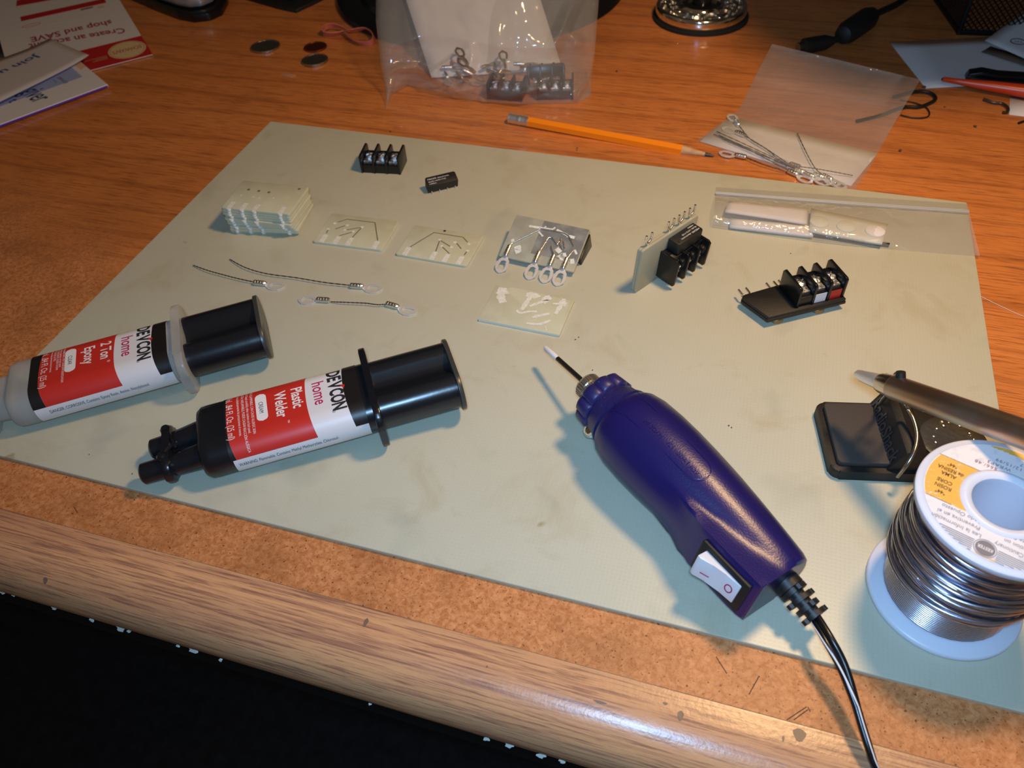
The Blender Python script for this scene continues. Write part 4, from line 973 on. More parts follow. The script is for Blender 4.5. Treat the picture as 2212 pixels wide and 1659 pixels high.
# bag with the wired terminals
ZB = .3
def b2z(u, v):
    return ZB + (3.6 * math.exp(-((v - .10) / .13) ** 2) * (.4 + u) + 1.6 * min(1, v * 8)) * min(1, 8 * u, 8 * (1 - u)) + (14 * ((v - .5) / .5) ** 1.6 if v > .5 else 0) + (11 * (u - .88) / .12 * ((v - .45) / .55) if u > .88 and v > .45 else 0)
edL = [(1505, 303), (1552, 270), (1596, 238), (1630, 168), (1668, 95)]; edR = [(1842, 417), (1880, 360), (1914, 298), (1950, 235), (1988, 172)]
def b2(u, v, z):
    l, r = curve(edL, v), curve(edR, v); x, y = lerp(l[0], r[0], u), lerp(l[1], r[1], u)
    y += 6 * math.sin(PI * u) * math.sin(PI * v) * 0
    return P(x, y, z)
B2O = P(1700, 260, 0)
t = thing('parts_bag', 'small clear plastic bag of wired ring terminals lying behind the right half of the sheet', 'plastic bag', B2O)
B().grid(lambda u, v: b2(u, v, b2z(u, v) + (.9 * noise.noise(Vector((u * 6, v * 6, 3))) + .35 * noise.noise(Vector((u * 20, v * 20, 8)))) * min(1, v * 5)) - B2O, 70, 60).done('front_sheet', M_film2, t, smooth=180)
B().grid(lambda u, v: b2(u, v, max(.12, (b2z(u, v) - 2.2) if v > .5 else .12)) - B2O, 30, 30).done('back_sheet', M_film2, t, smooth=180)
sheet_px('insert_card', 'white paper label with rounded corners inside the small clear bag', 'paper', [(1512, 306), (1838, 402), (1896, 331), (1578, 252)], lambda u, v: .45, M_paper, 4, 4, .2)
tg = 'wired terminals in the small clear bag'
tl_lab = 'thin-wired ring terminal in the bundle inside the small clear bag'
for wp_, l0, l1 in (([(1542, 290), (1600, 315), (1660, 345)], (1700, 372), (1745, 392)), ([(1548, 284), (1610, 312), (1680, 345)], (1715, 370), (1770, 388)), ([(1560, 300), (1620, 325), (1690, 352)], (1735, 378), (1790, 400)), ([(1552, 292), (1640, 330), (1700, 358)], (1755, 380), (1812, 400)), ([(1725, 370), (1690, 345), (1650, 318)], (1608, 297), (1578, 284)), ([(1700, 360), (1655, 322), (1620, 300)], (1596, 276), (1578, 250)), ([(1722, 287), (1738, 322), (1760, 362)], (1775, 382), (1825, 408)), ([(1842, 379), (1800, 371), (1760, 364)], (1728, 366), (1690, 352)), ([(1700, 372), (1665, 360), (1640, 352)], (1612, 344), (1568, 334))):
    tail_lug(tl_lab, wp_, l0, l1, Z0=.7 + (.5 if l0[0] > 1700 else 0), group=tg)

# flat zip bag at the right
def b3(u, v, z):
    x = lerp(lerp(1540, 2117, u), lerp(1547, 2089, u), v); y = lerp(lerp(488, 553, u), lerp(404, 440, u), v)
    y += 7 * math.sin(PI * u) * (1 - v)
    return P(x, y, z)
def b3z(u, v):
    c = 5.5 * (1 / (1 + math.exp((u - .66) * 22))) * math.sin(PI * min(1, v * 1.25)) ** .6 if v < .8 else 0
    return Z0 + .6 + c + 1.0 * math.sin(PI * v) + (.7 * noise.noise(Vector((u * 14, v * 4, 5))) + .3) * math.sin(PI * v)
B3O = P(1800, 470, Z0)
t = thing('zip_bag', 'flat zip bag with white-wrapped cards lying on the right back corner of the sheet', 'plastic bag', B3O)
B().grid(lambda u, v: b3(u, v, b3z(u, v)) - B3O, 100, 30).done('front_sheet', M_film3, t, smooth=180)
B().grid(lambda u, v: b3(u, v, Z0 + .15) - B3O, 40, 8).done('back_sheet', M_film3, t, smooth=180)
M_zip = mat('zip_strip', (0.62, 0.60, 0.58), .35, alpha=.6)
for dv in (.0, .028): B().tube([b3(u / 24, .84 + dv, b3z(u / 24, .84 + dv) + .25) - B3O for u in range(25)], .5, 8).done('zip_ridge', M_zip, t, smooth=60)
sheet_px('wrapped_card', 'left white-wrapped card inside the zip bag', 'card', [(1566, 458), (1742, 484), (1744, 452), (1574, 436)], lambda u, v: Z0 + 4.2 + .5 * math.sin(9 * u), M_paper, 14, 4, 1.2, 'wrapped cards in the zip bag')
sheet_px('wrapped_card', 'lower left white strip inside the zip bag', 'card', [(1576, 491), (1756, 512), (1750, 490), (1578, 474)], lambda u, v: Z0 + 2.0, M_paper, 10, 4, 1.6, 'wrapped cards in the zip bag')
sheet_px('wrapped_card', 'right pale card with round windows inside the zip bag', 'card', [(1748, 500), (1905, 528), (1918, 486), (1752, 452)], lambda u, v: Z0 + 3.4, mat('cream_card', (.66, .65, .56), .5), 10, 4, 1.4, 'wrapped cards in the zip bag')
for i, (u, v) in enumerate(((1770, 480), (1828, 490), (1890, 500))):
    o = P(u, v, Z0 + 4.2); r = 5.4
    ob = B().lathe([(r, 0), (r - .2, .7), (r - 1.6, 1.3), (.1, 1.6)], 28).done('round_pad', mat('pearly_pad', (.70, .69, .58) if i < 2 else (.8, .8, .78), .35) if i < 2 else M_paper, None); ob.location = o * MM
    tag(ob, ('left', 'middle', 'right')[i] + ' round pale pad on the card in the zip bag', 'round pad', 'round pads in the zip bag')
b = B().box((0, 0, 0), (42, 1.2, 2.4)); ob = b.done('dark_strip', M_blackm); e0, e1 = P(1760, 508, Z0 + 1.4), P(1908, 528, Z0 + 1.4); ob.location = (e0 + e1) / 2 * MM; ob.rotation_euler = (0, 0, yaw(e0, e1)); tag(ob, 'thin black strip along the front of the card in the zip bag', 'strip')

# ------------------------------------------------------------------ coins, chip, rubber band
M_nickel = mat('tarnished_nickel', (0.42, 0.39, 0.34), .38, 1.0, bump=1.0, nscale=450, bdist=.0006); M_copper = mat('dark_copper', (0.40, 0.12, 0.05), .4, 1.0, bump=1.0, nscale=450, bdist=.0006)
for px_, r, h, m, lb_ in (((574, 103), 12.1, 1.75, M_nickel, 'largest silver coin, lying left of the other two coins'), ((682, 104), 9.5, 1.5, M_copper, 'small dark copper coin behind the nearer silver coin'), ((681, 133), 10.6, 1.95, M_nickel, 'silver coin directly in front of the copper coin')):
    b = B().lathe([(r - .3, 0), (r, .25), (r, h - .25), (r - .35, h), (r - 1.3, h), (r - 1.6, h - .3), (.1, h - .25)], 64)
    b.sphere((.4, .3, h - .4), r * .5, 18, (.8, 1, .07)); ob = b.done('coin', m, None, smooth=30); q = P(*px_, 0); ob.location = (q.x * MM, q.y * MM, .0002)
    ob.rotation_euler = (0, 0, .7); tag(ob, lb_, 'coin', 'coins')
ob = B().prism([(0, 0), (11, -3), (13, 1.5), (3, 4)], 0, .5, bev=.1).done('plastic_flake', mat('clear_amber_flake', (.75, .45, .28), .15, alpha=.45)); ob.location = P(606, 162, .1) * MM; tag(ob, 'small clear plastic flake lying in front of the coins', 'plastic scrap')
bp_ = [P(u, v, z) for u, v, z in ((697, 66, 4), (704, 58, 4.5), (725, 55, 5), (745, 61, 4), (757, 66, 3), (775, 63, 4), (792, 64, 4), (805, 74, 4), (806, 88, 3), (795, 94, 2.5), (775, 93, 2.5), (757, 82, 2.5), (745, 69, 3), (730, 72, 3), (712, 74, 3), (699, 71, 3.5))]
O_ = bp_[0].copy(); sp_ = smoothpath(bp_ + [bp_[0]], 6)[:-1]
rings = []
for i, p in enumerate(sp_):
    d = (sp_[(i + 1) % len(sp_)] - sp_[i - 1]).normalized(); s_ = d.cross(Vector((0, 0, 1))).normalized(); tw = .9 * math.sin(2 * PI * i / len(sp_)); wv = s_ * math.sin(tw) + Vector((0, 0, 1)) * math.cos(tw); nv = d.cross(wv)
    hw_ = min(2.6, p.z - .2)
    rings.append([p - O_ + wv * hw_ + nv * .35, p - O_ - wv * hw_ + nv * .35, p - O_ - wv * hw_ - nv * .35, p - O_ + wv * hw_ - nv * .35])
ob = B().loft(rings + [rings[0]], True, False, False).done('rubber_band', mat('salmon_rubber', (0.62, 0.17, 0.11), .55), None, smooth=30); ob.location = O_ * MM; tag(ob, 'twisted pink rubber band lying behind the coins', 'rubber band')

# ------------------------------------------------------------------ things along the back of the desk
q = Vector((44.2, 392.5, 0))
t = thing('lamp_base', 'round chrome lamp base with ornate pierced top on a black pad', 'lamp', q)
B().lathe([(39.3, 0), (39.3, 2.2), (37, 2.6)], 72).done('felt_pad', mat('black_felt', (.006, .006, .006), .8), t)
B().lathe([(36.6, 2.4), (37.2, 3), (37.2, 9.5), (36.4, 11), (34.8, 11.6), (33.6, 11.0), (33, 10.0), (19, 10.0), (18.4, 11.2), (17.2, 12.2), (15.8, 11.6), (15.2, 9)], 96).done('chrome_rim', M_chrome, t, smooth=50)
rnd = random.Random(2); b = B()
for k in range(3):
    rr = 21.5 + 4.3 * k; n = (16, 22, 26)[k]
    for i in range(n):
        a = 2 * PI * (i + .5 * k) / n; b.sphere((rr * math.cos(a), rr * math.sin(a), 10.4), rnd.uniform(1.0, 1.7), 8, (1, 1, .7))
tag(b.done('filigree', M_chrome, t, smooth=60), kind='stuff')
b = B()
for i in range(14):
    a = 2 * PI * i / 14; pts = [Vector(((20 + 13 * k / 8) * math.cos(a + .5 * math.sin(k / 8 * PI * 1.6)), (20 + 13 * k / 8) * math.sin(a + .5 * math.sin(k / 8 * PI * 1.6)), 10.6)) for k in range(9)]; b.tube(pts, .55, 6)
tag(b.done('scrollwork', M_chrome, t, smooth=60), kind='stuff')
B().lathe([(15.4, 9.0), (12, 9.6), (8, 11), (5.5, 30), (5.5, 48)], 40).done('stem_sleeve', mat('black_enamel', (.008, .008, .009), .18), t)
B().lathe([(5.6, 25), (7.2, 27.2), (7.9, 30.5), (7.2, 33.8), (5.6, 36)], 40).done('glint_collar', M_chrome, t, smooth=180)  # chrome ring added out of view so its flash glint mirrors in the desk
B().lathe([(5.5, 48), (5.5, 400)], 32).done('stem', mat('black_enamel', (.008, .008, .009), .18), t)
# unseen plate, added and outlined to throw the shadow over the back right desk
def shp(wx, wy, k): return LAMP.lerp(Vector((wx, wy, 0)), k)
blocker_pts = [(50, 470), (54, 415), (68, 378), (95, 342), (124, 310), (152, 288), (186, 276), (240, 282), (320, 310), (420, 420), (480, 620), (300, 760), (120, 760), (60, 600)]
kk = .50; cz = LAMP.lerp(Vector((200, 450, 0)), kk)
b = B()
lo_ = [shp(x, y, kk) for x, y in blocker_pts]; hi_ = [p + Vector((0, 0, 6)) for p in lo_]
b.loft([[p - q for p in lo_], [p - q for p in hi_]]); b.done('shadow_blocker', mat('black_blocker', (.01, .01, .01), .5), t, smooth=0)
b = B().tube([Vector((0, 0, 396)), Vector((60, -60, 330)), cz - q + Vector((0, 0, 4))], 4, 12); b.done('blocker_arm', mat('black_enamel', (.008, .008, .009), .18), t)

t = thing('monitor_base', 'large round black glossy stand base behind the hazy bag', 'monitor stand', (-159.6, 422.2, 0))
B().lathe([(131, 0), (132.6, 1.5), (131, 5), (122, 7.5), (112, 8), (110, 12), (60, 16), (.1, 17)], 128).done('disc', M_gloss, t, smooth=40)
B().box((0, 90, 100), (60, 20, 180), bev=4).done('neck', M_gloss, t)

o = P(420, 20, 0)
t = thing('black_stand', 'black rounded base with a silver top at the back left', 'electronic device', o)
pl = [P(u, v, 0) - o for u, v in ((230, -22), (283, 0), (340, 25), (388, 44), (420, 50), (455, 46), (482, 34), (494, 12), (498, -30), (498, -110), (300, -150))]
B().prism([(p.x, p.y) for p in pl], 0, 7, bev=1.5).done('base', M_black, t, smooth=30)
c0 = sum(pl, Vector()) / len(pl)
B().prism([(lerp(c0.x, p.x, .80), lerp(c0.y, p.y, .80)) for p in pl], 7, 9, bev=.3).done('dark_gasket', M_rubber, t)
B().prism([(lerp(c0.x, p.x, .86), lerp(c0.y, p.y, .86)) for p in pl], 9, 17, bev=2.5).done('silver_housing', mat('silver_plastic', (.42, .42, .45), .3, .6), t, smooth=40)
o = P(640, 10, 0)
t = thing('black_box_foot', 'black angular foot of a device at the back, its corner pointing forward', 'electronic device', o)
pl = [P(u, v, 0) - o for u, v in ((510, -40), (530, 0), (600, 20), (640, 29), (680, 10), (720, -10), (735, -120), (515, -120))]
B().prism([(p.x, p.y) for p in pl], 0, 3, bev=.6).done('plate', M_blackm, t); c0 = sum(pl, Vector()) / len(pl)
B().prism([(lerp(c0.x, p.x, .72), lerp(c0.y, p.y, .72)) for p in pl], 3, 40, bev=2).done('body', M_black, t)

# black mesh organiser
o = P(2070, 74, 0); e1 = P(2240, 80, 0) - o; e2 = P(2018, 0, 0) - o
t = thing('mesh_organiser', 'black wire mesh desk organiser at the back right', 'desk organiser', o, yaw(Vector((0, 0, 0)), e1))
k_ = t.matrix_world.to_3x3().transposed(); s2 = k_ @ e2.normalized()
Lx, Ly, Hz = 120, 110, 95
M_mesh = mat('black_wire', (.010, .011, .013), .35, .5)
def mp2(a, b_): return Vector((1, 0, 0)) * a + s2 * b_
for z in (1.5, Hz): B().tube([mp2(0, 0) + Vector((0, 0, z)), mp2(Lx, 0) + Vector((0, 0, z)), mp2(Lx, Ly) + Vector((0, 0, z)), mp2(0, Ly) + Vector((0, 0, z))], 2.2 if z < 5 else 2.8, 8, closed=True).done('rim_frame', M_mesh, t)
for a, c_ in ((0, 0), (Lx, 0), (Lx, Ly), (0, Ly)): B().tube([mp2(a, c_) + Vector((0, 0, 0)), mp2(a, c_) + Vector((0, 0, Hz))], 1.8, 8).done('corner_post', M_mesh, t)
for pA_, pB_ in ((mp2(0, 0), mp2(Lx, 0)), (mp2(0, 0), mp2(0, Ly)), (mp2(Lx, 0), mp2(Lx, Ly)), (mp2(0, Ly), mp2(Lx, Ly))):
    b = B(); W_ = (pB_ - pA_).length; d = (pB_ - pA_).normalized(); st_ = 4.2
    for i in range(int((W_ + Hz) / st_)):
        for sg in (1, -1):
            x0 = i * st_ - (Hz if sg > 0 else 0); z0, z1 = 0, Hz
            xa, xb = x0, x0 + sg * Hz
            t0, t1 = 0.0, 1.0
            lo_t, hi_t = ((0 - xa) / (xb - xa), (W_ - xa) / (xb - xa)); lo_t, hi_t = min(lo_t, hi_t), max(lo_t, hi_t); lo_t, hi_t = max(0, lo_t), min(1, hi_t)
            if hi_t - lo_t > .02: b.tube([pA_ + d * lerp(xa, xb, lo_t) + Vector((0, 0, Hz * lo_t)), pA_ + d * lerp(xa, xb, hi_t) + Vector((0, 0, Hz * hi_t))], .5, 4)
    b.done('mesh_panel', M_mesh, t, smooth=0)

# cable with a ferrite bead
o = P(1780, 95, 5)
t = thing('cable', 'black cable with a fat ferrite bead and a plug lying in shadow at the back', 'cable', o)
cp = [P(u, v, z) - o for u, v, z in ((1790, 92, 5), (1830, 72, 6), (1870, 42, 7), (1905, 24, 6), (1945, 4, 5), (2000, -40, 4), (2060, -130, 4))]
B().tube(smoothpath(cp, 8), 2.6, 12).done('cord', M_rubber, t, smooth=60)
fa, fb = P(1818, 78, 8) - o, P(1885, 32, 9) - o; d = (fb - fa)
B().tube([fa, fa + d * .04, fa + d * .2, fa + d * .8, fa + d * .96, fb], [3, 6.5, 8.6, 8.6, 6.5, 3], 24).done('ferrite_bead', M_blackm, t, smooth=40)
fa, fb = P(1724, 103, 5) - o, P(1800, 88, 6) - o; d = fb - fa
B().tube([fa, fa + d * .12, fa + d * .16, fa + d * .75, fb], [3.6, 3.8, 6.0, 5.6, 3.0], 20).done('plug', M_rubber, t, smooth=40)
B().tube([fa - d * .01, fa + d * .04], [3.3, 3.3], 16).done('plug_tip', M_brass, t)

# papers at the back right
sheet_px('paper_sheet', 'blue-shadowed white sheet of paper lying flat at the back right', 'paper', [(2000, 191), (2330, 172), (2330, 70), (1921, 91)], lambda u, v: .3 + 1.5 * (1 - v) * u, M_paper, 6, 6)
p2 = sheet_px('paper_sheet', 'curled sheet with a round stamp overlapping the flat sheet at the back right', 'paper', [(2127, 88), (2300, 165), (2420, 60), (2225, 15)], lambda u, v: 3 + 10 * v + 3 * u, M_paper, 8, 8)
oo = P(2127, 88, 3)
ctr = P(2198, 93, 8); sc_ = [ctr + Vector((5 * math.cos(a), 5 * math.sin(a), 1.2)) - oo for a in [2 * PI * i / 32 for i in range(32)]]
B().tube(sc_, .35, 6, closed=True).done('stamp_ring', mat('blue_grey_ink', (.10, .12, .20), .6), p2, smooth=0)
text('stamp_lettering', 'TM', 4.2, lambda X, Y: ctr - oo + Vector((3.2 - X, 1.2 - Y, 1.3)), mat('blue_grey_ink', (.10, .12, .20), .6), p2)
sheet_px('brown_card', 'dark brown strip of card beneath the curled sheet', 'card', [(2120, 112), (2300, 170), (2300, 150), (2140, 100)], lambda u, v: 1.6 + 1.5 * u, mat('brown_card', (.16, .11, .08), .7), 4, 2)
sheet_px('paper_scrap', 'small white paper corner under the orange pen at the right edge', 'paper', [(2180, 248), (2300, 262), (2300, 210), (2182, 204)], lambda u, v: .3, M_paper, 2, 2)
# nail-clipper-like black clip
o, e = P(2086, 163, 3), P(2260, 176, 4); t = thing('binder_clip', 'glossy black metal clip lying on the papers behind the orange pen', 'clip', o, frame(e - o)); L_ = (e - o).length
b = B().prism([(0, 1), (1.5, 4.5), (9, 6.5), (20, 5.0), (L_, 5.5), (L_, 4.2), (20, 3.6), (9, 4.8), (3, 2.8), (2.5, 0)], -4.5, 4.5, mp=lambda p: Vector((p.x, p.z, p.y - 1.5)), bev=.4); b.done('upper_lever', M_gloss, t, smooth=30)
b = B().prism([(0, -1.2), (L_, -1.2), (L_, .6), (14, .6), (2, 1.4)], -4.5, 4.5, mp=lambda p: Vector((p.x, p.z, p.y - .3)), bev=.3); b.done('lower_lever', M_gloss, t, smooth=30)
o, e = P(2037, 171, 5), P(2330, 214, 7); t = thing('pen', 'orange-red tapered pen lying across the papers at the right edge', 'pen', o, frame(e - o)); L_ = (e - o).length
B().lathe([(1.2, 0), (1.6, .6), (1.9, 10), (3.4, 30), (4.6, 60), (4.8, L_)], 28, 'X').done('barrel', mat('orange_red_plastic', (0.62, 0.055, 0.012), .3), t)
B().lathe([(.5, -1.0), (1.2, 0)], 16, 'X').done('tip', M_blackm, t)
# black wire loops
def wirething(name, label, cat, pts, r, m=None, **kw):
    o = P(*pts[0]); ob = B().tube([p - o for p in smoothpath([P(*p) for p in pts], 8)], r, 8).done(name, m or M_rubber, None, smooth=60); ob.location = o * MM; return tag(ob, label, cat, **kw)
wirething('black_wire', 'thick black wire loop showing beside the small clear bag', 'wire', [(1850, 262, 1.4), (1900, 250, 1.4), (1950, 232, 1.5), (1985, 231, 1.5), (2010, 222, 1.5), (2021, 213, 1.6), (2012, 202, 1.8), (1990, 197, 2), (1965, 200, 2), (1930, 210, 1.5)], 1.2)
wirething('black_wire', 'thin black wire curl in front of the thick wire loop', 'wire', [(1945, 216, .9), (1975, 222, .9), (2000, 232, .9), (2008, 246, .9), (1998, 254, .9), (1970, 254, .9), (1945, 248, .9)], .5)
wirething('black_wire', 'bent dark wire hook left of the small paper corner', 'wire', [(2124, 214, 1.5), (2145, 221, 1.5), (2165, 224, 1.5), (2177, 233, 1.5), (2176, 242, 1.2), (2166, 243, 1.2)], 1.0, M_wire)
wirething('black_wire', 'short straight dark wire at the right edge below the small paper corner', 'wire', [(2200, 266, .8), (2230, 256, .8)], .8)
wirething('clear_thread', 'fine pale thread on the desk right of the sheet', 'thread', [(2120, 641, .3), (2165, 663, .3), (2212, 684, .3), (2260, 700, .3)], .18, mat('pale_thread', (.8, .6, .45), .5))
# crumbs
rnd = random.Random(9)
for i, (u, v, s_, z) in enumerate([(1332, 155, 1.9, 0), (1247, 321, 1.3, 0), (1246, 325, 1.0, 0), (1944, 327, 2.4, 0), (2106, 275, 2.4, 0), (2040, 232, 1.4, 0), (843, 285, 1.5, 0), (1574, 920, .9, 2), (1580, 924, .8, 2), (1243, 734, .9, 2), (1250, 729, .8, 2), (1708, 548, .7, 2), (1280, 800, .7, 2), (286, 1024, .7, 2), (1995, 190, 3, 0), (193, 982, .6, 2)]):
    b = B(); b.sphere((0, 0, s_ * .28), s_ * .5, 8, (1, .75, .55))
    for vv in b.bm.verts: vv.co += Vector((rnd.uniform(-.1, .1), rnd.uniform(-.1, .1), 0)) * s_
    ob = b.done('crumb', mat('dark_crumb', (.09, .06, .035), .8), None, smooth=0); ob.location = P(u, v, z) * MM; ob.rotation_euler = (0, 0, rnd.uniform(0, 3))
    tag(ob, 'tiny dark crumb lying on the ' + ('bare desk wood' if z == 0 else 'pale sheet'), 'crumb', 'crumbs on the desk wood' if z == 0 else 'crumbs on the sheet')

# ------------------------------------------------------------------ papers at the left
A_ = P(330, 118, 1.0); X_ = (P(205, 150, 1.0) - A_); X_.z = 0; X_.normalize(); Y_ = Vector((-X_.y, X_.x, 0))   # reading direction, letter-up
if Y_.dot(P(278, 0, 1) - A_) > 0: pass
Rf = Matrix((X_, Y_, Vector((0, 0, 1)))).transposed(); Rinv = Rf.transposed()
fl = lambda u, v: Rinv @ (P(u, v, 1.0) - A_)
c_tr, c_l = fl(278, -10), fl(11, 121)
Wf = c_l.x + .5; Hf = 260
t = thing('flyer', 'white and red shop flyer lying upside down at the back left', 'leaflet', A_, Rf)
M_fred = mat('flyer_red', (.52, .020, .022), .4); M_fwhite = mat('flyer_white', (.80, .76, .77), .42); M_cream = mat('flyer_cream', (.72, .56, .30), .5)
B().box((Wf / 2, -Hf / 2, 0), (Wf, Hf, .5)).done('sheet', M_fwhite, t, smooth=0)
rb = abs(fl(309, 77).y)
B().box((Wf / 2, -rb / 2, .3), (Wf, rb, .14)).done('red_band', M_fred, t, smooth=0)
ce = fl(275, 108); ex_, ey_ = abs(fl(315, 99).x - fl(234, 118).x) / 2, rb * .40
B().prism([(ce.x + ex_ * math.cos(a), -rb / 2 + ey_ * math.sin(a)) for a in [2 * PI * i / 40 for i in range(40)]], .38, .46).done('oval_emblem', M_cream, t, smooth=0)
tp = lambda x, y: (lambda X, Y: Vector((x + X, y + Y, .52)))
B().ringprism([(ce.x + (ex_ - 1.2) * math.cos(a), -rb / 2 + (ey_ - 1.0) * math.sin(a)) for a in [2 * PI * i / 40 for i in range(40)]], [(ce.x + (ex_ - 1.6) * math.cos(a), -rb / 2 + (ey_ - 1.4) * math.sin(a)) for a in [2 * PI * i / 40 for i in range(40)]], .46, .5).done('oval_line', M_fred, t, smooth=0)
text('emblem_lettering', "SCHWAN'S", ey_ * .55, tp(ce.x, -rb / 2 - ey_ * .18), M_fred, t, align='CENTER', bold=.05, sx=1.55 * ex_ / textw("SCHWAN'S", ey_ * .55))
sx0 = fl(232, 110).x
text('shop_lettering', "SCHWAN'S\nSHOP AT\nSCHWANS.COM", 2.7, tp(sx0 + 2.5, -rb * .34), M_cream, t, sx=.9)
l1 = fl(268, 72); l2 = fl(240, 55)
def fit_line(s_, vis, p0, p1, ptop, m):
    a, c_, h_ = fl(*p0), fl(*p1), fl(*ptop); size = abs(h_.y - a.y) / .72; sx = (Vector((c_.x - a.x, c_.y - a.y)).length) / textw(vis, size)
    d = Vector((c_.x - a.x, c_.y - a.y, 0)).normalized()
    text('headline', s_, size, lambda X, Y: Vector((a.x, a.y, .52)) + d * X + Vector((0, 1, 0)) * Y, m, t, sx=sx, bold=.25)
M_head = mat('headline_red', (.40, .02, .05), .5)
fit_line('Create an account', 'Create an a', (268, 61), (141, 83), (268, 73), M_head)
fit_line('shop and SAVE', 'shop and SAVE', (240, 44), (67, 82), (240, 55), M_head)
for (ua, va, ub, vb_, hgt) in ((228, 2, 45, 42, 12), (225, -26, 35, 8, 16)):
    a_, c_ = fl(ua, va), fl(ub, vb_); B().box(((a_.x + c_.x) / 2, (a_.y + c_.y) / 2, .32), (abs(c_.x - a_.x), hgt, .12), rot=rotz(math.atan2(c_.y - a_.y, c_.x - a_.x))).done('red_bar', M_fred, t, smooth=0)
c_ = fl(188, 19); B().box((c_.x, c_.y, .32), (11, 3, .14)).done('dark_bar', mat('plum_bar', (.12, .02, .06), .5), t, smooth=0)
c_ = fl(219, 16); B().lathe([(3.4, .3), (3.4, .4), (.1, .4)], 24, origin=(c_.x, c_.y, 0)).done('round_seal', M_cream, t, smooth=0)
c_ = fl(68, 55); B().ringprism([(c_.x + 8 * math.cos(a), c_.y + 3.2 * math.sin(a)) for a in [2 * PI * i / 32 for i in range(32)]], [(c_.x + 7.4 * math.cos(a), c_.y + 2.7 * math.sin(a)) for a in [2 * PI * i / 32 for i in range(32)]], .3, .4).done('circled_field', M_fred, t, smooth=0)
for k in range(4):
    c_ = fl(205 - 30 * k, 34 + 6 * k); B().box((c_.x, c_.y, .3), (12, .5, .12)).done('fine_print_line', mat('fine_print', (.50, .47, .46), .6), t, smooth=0)

# envelope and letter in front of the flyer
A_ = P(232, 181, 4.0); X_ = P(0, 267, 4.0) - A_; X_.z = 0; X_.normalize(); Y_ = Vector((-X_.y, X_.x, 0)); Rf = Matrix((X_, Y_, Vector((0, 0, 1)))).transposed(); Rinv = Rf.transposed()
fl = lambda u, v, z=4.0: Rinv @ (P(u, v, z) - A_)
c_ = fl(172, 131); print('env', c_, fl(45, 193), fl(86, 220), fl(130, 165))
t = thing('envelope', 'white window envelope with a pale blue band at the left edge', 'envelope', (A_.x, A_.y, 1.6), Rf)
dirE = Vector((c_.x, c_.y, 0)); HE = 70 * dirE.normalized()
poly = [(0, 0), (150, 0), (150 + HE.x, HE.y), (HE.x, HE.y)]
B().prism(poly, 0, 2.0, bev=.2).done('envelope_paper', M_fwhite, t, smooth=0)
B().prism([(.5, -.3), (150, -.3), (150, .1), (.5, .1)], .1, 1.4).done('blue_edge', mat('violet_edge', (.10, .03, .40), .5), t, smooth=0)
M_pblue = mat('pale_blue_print', (.36, .42, .68), .5); M_navy = mat('navy_print', (.03, .05, .16), .5)
e0, e1 = fl(178, 165), fl(152, 143); vdir = Vector((e1.x - e0.x, e1.y - e0.y, 0))
B().prism([(e0.x, e0.y), (e0.x + 140, e0.y), (e1.x + 140, e1.y), (e1.x, e1.y)], 2.02, 2.1).done('blue_band', M_pblue, t, smooth=0)
e0, e1 = fl(186, 143), fl(163, 128); g0, g1 = fl(175, 150), fl(158, 138)
B().prism([(e0.x, e0.y), (g0.x, g0.y), (g1.x, g1.y), (e1.x, e1.y)], 2.04, 2.12).done('peach_stripe', mat('peach_print', (.80, .52, .34), .5), t, smooth=0)
def etext(nm, s, p0, p1, size, m, **kw):
    a, c_ = fl(*p0), fl(*p1); d = Vector((c_.x - a.x, c_.y - a.y, 0)).normalized(); n = Vector((-d.y, d.x, 0))
    return text(nm, s, size, lambda X, Y: Vector((a.x, a.y, 2.16)) + d * X + n * Y, m, t, **kw)
etext('giver_lettering', 'giver', (43, 200), (79, 225), 24, M_navy, sx=.56, bold=.2)
etext('small_lettering', 't', (16, 219), (40, 232), 11.5, M_navy, sx=1.0, bold=.2)
etext('small_lettering', 'SERVICES', (122, 167), (154, 190), 4.0, M_navy, sx=1.0)
etext('small_lettering', 'caring', (112, 172), (126, 184), 3.4, mat('sky_print', (.12, .25, .55), .5), sx=1.0)
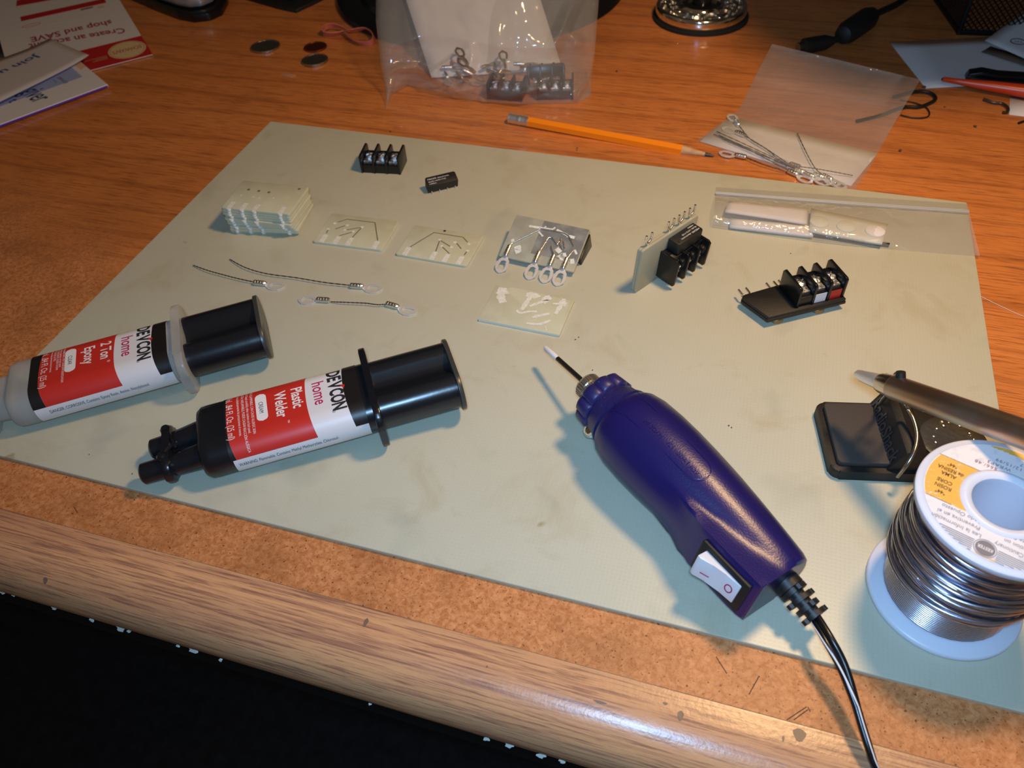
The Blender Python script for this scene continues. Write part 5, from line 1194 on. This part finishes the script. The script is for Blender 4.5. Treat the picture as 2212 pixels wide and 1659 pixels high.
A_ = P(193, 121, 7.0); X_ = P(0, 224, 7.0) - A_; X_.z = 0; X_.normalize(); Y_ = Vector((-X_.y, X_.x, 0)); Rf = Matrix((X_, Y_, Vector((0, 0, 1)))).transposed(); Rinv = Rf.transposed()
fl2 = lambda u, v: Rinv @ (P(u, v, 7.0) - A_)
c_ = fl2(110, 88); d_ = fl2(0, 126); print('letter', c_, d_)
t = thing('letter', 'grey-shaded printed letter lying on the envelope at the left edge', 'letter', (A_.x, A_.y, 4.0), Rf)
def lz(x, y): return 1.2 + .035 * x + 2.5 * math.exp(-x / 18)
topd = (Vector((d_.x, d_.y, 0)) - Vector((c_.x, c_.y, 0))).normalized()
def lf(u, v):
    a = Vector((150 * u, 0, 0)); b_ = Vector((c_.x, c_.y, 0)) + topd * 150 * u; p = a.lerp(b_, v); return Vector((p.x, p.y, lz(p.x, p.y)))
B().grid(lf, 20, 8).done('letter_paper', mat('shade_grey_paper', (.60, .55, .55), .7), t, smooth=180, solid=.2)  # grey of the lifted sheet's shading is painted into the paper colour
j = fl2(84, 120); j2 = fl2(0, 160); d = Vector((j2.x - j.x, j2.y - j.y, 0)).normalized(); n = Vector((-d.y, d.x, 0))
text('letter_heading', 'Join us', 11.5, lambda X, Y: (lambda p: Vector((p.x, p.y, lz(p.x, p.y) + .3)))(Vector((j.x, j.y, 0)) + d * X + n * (Y - 4.5)), mat('royal_print', (.04, .07, .30), .5), t, sx=1.35, bold=.2)
for k in range(5):
    j = fl2(78 - 4 * k, 106 + 1.2 * k); text('small_lettering', 'nnn mnn nnnm nn mnnn nnm nnn', 1.7, lambda X, Y, j=j, k=k: (lambda p: Vector((p.x, p.y, lz(p.x, p.y) + .3)))(Vector((j.x, j.y, 0)) + d * X + n * (Y + k * 1.0)), mat('fine_print', (.50, .47, .46), .6), t) if k < 0 else None
sheet_px('black_pad', 'black corner of a pad showing left of the flyer', 'pad', [(-80, 125), (13, 122), (0, 86), (-80, 60)], lambda u, v: .8, M_blackm, 2, 2, .8)
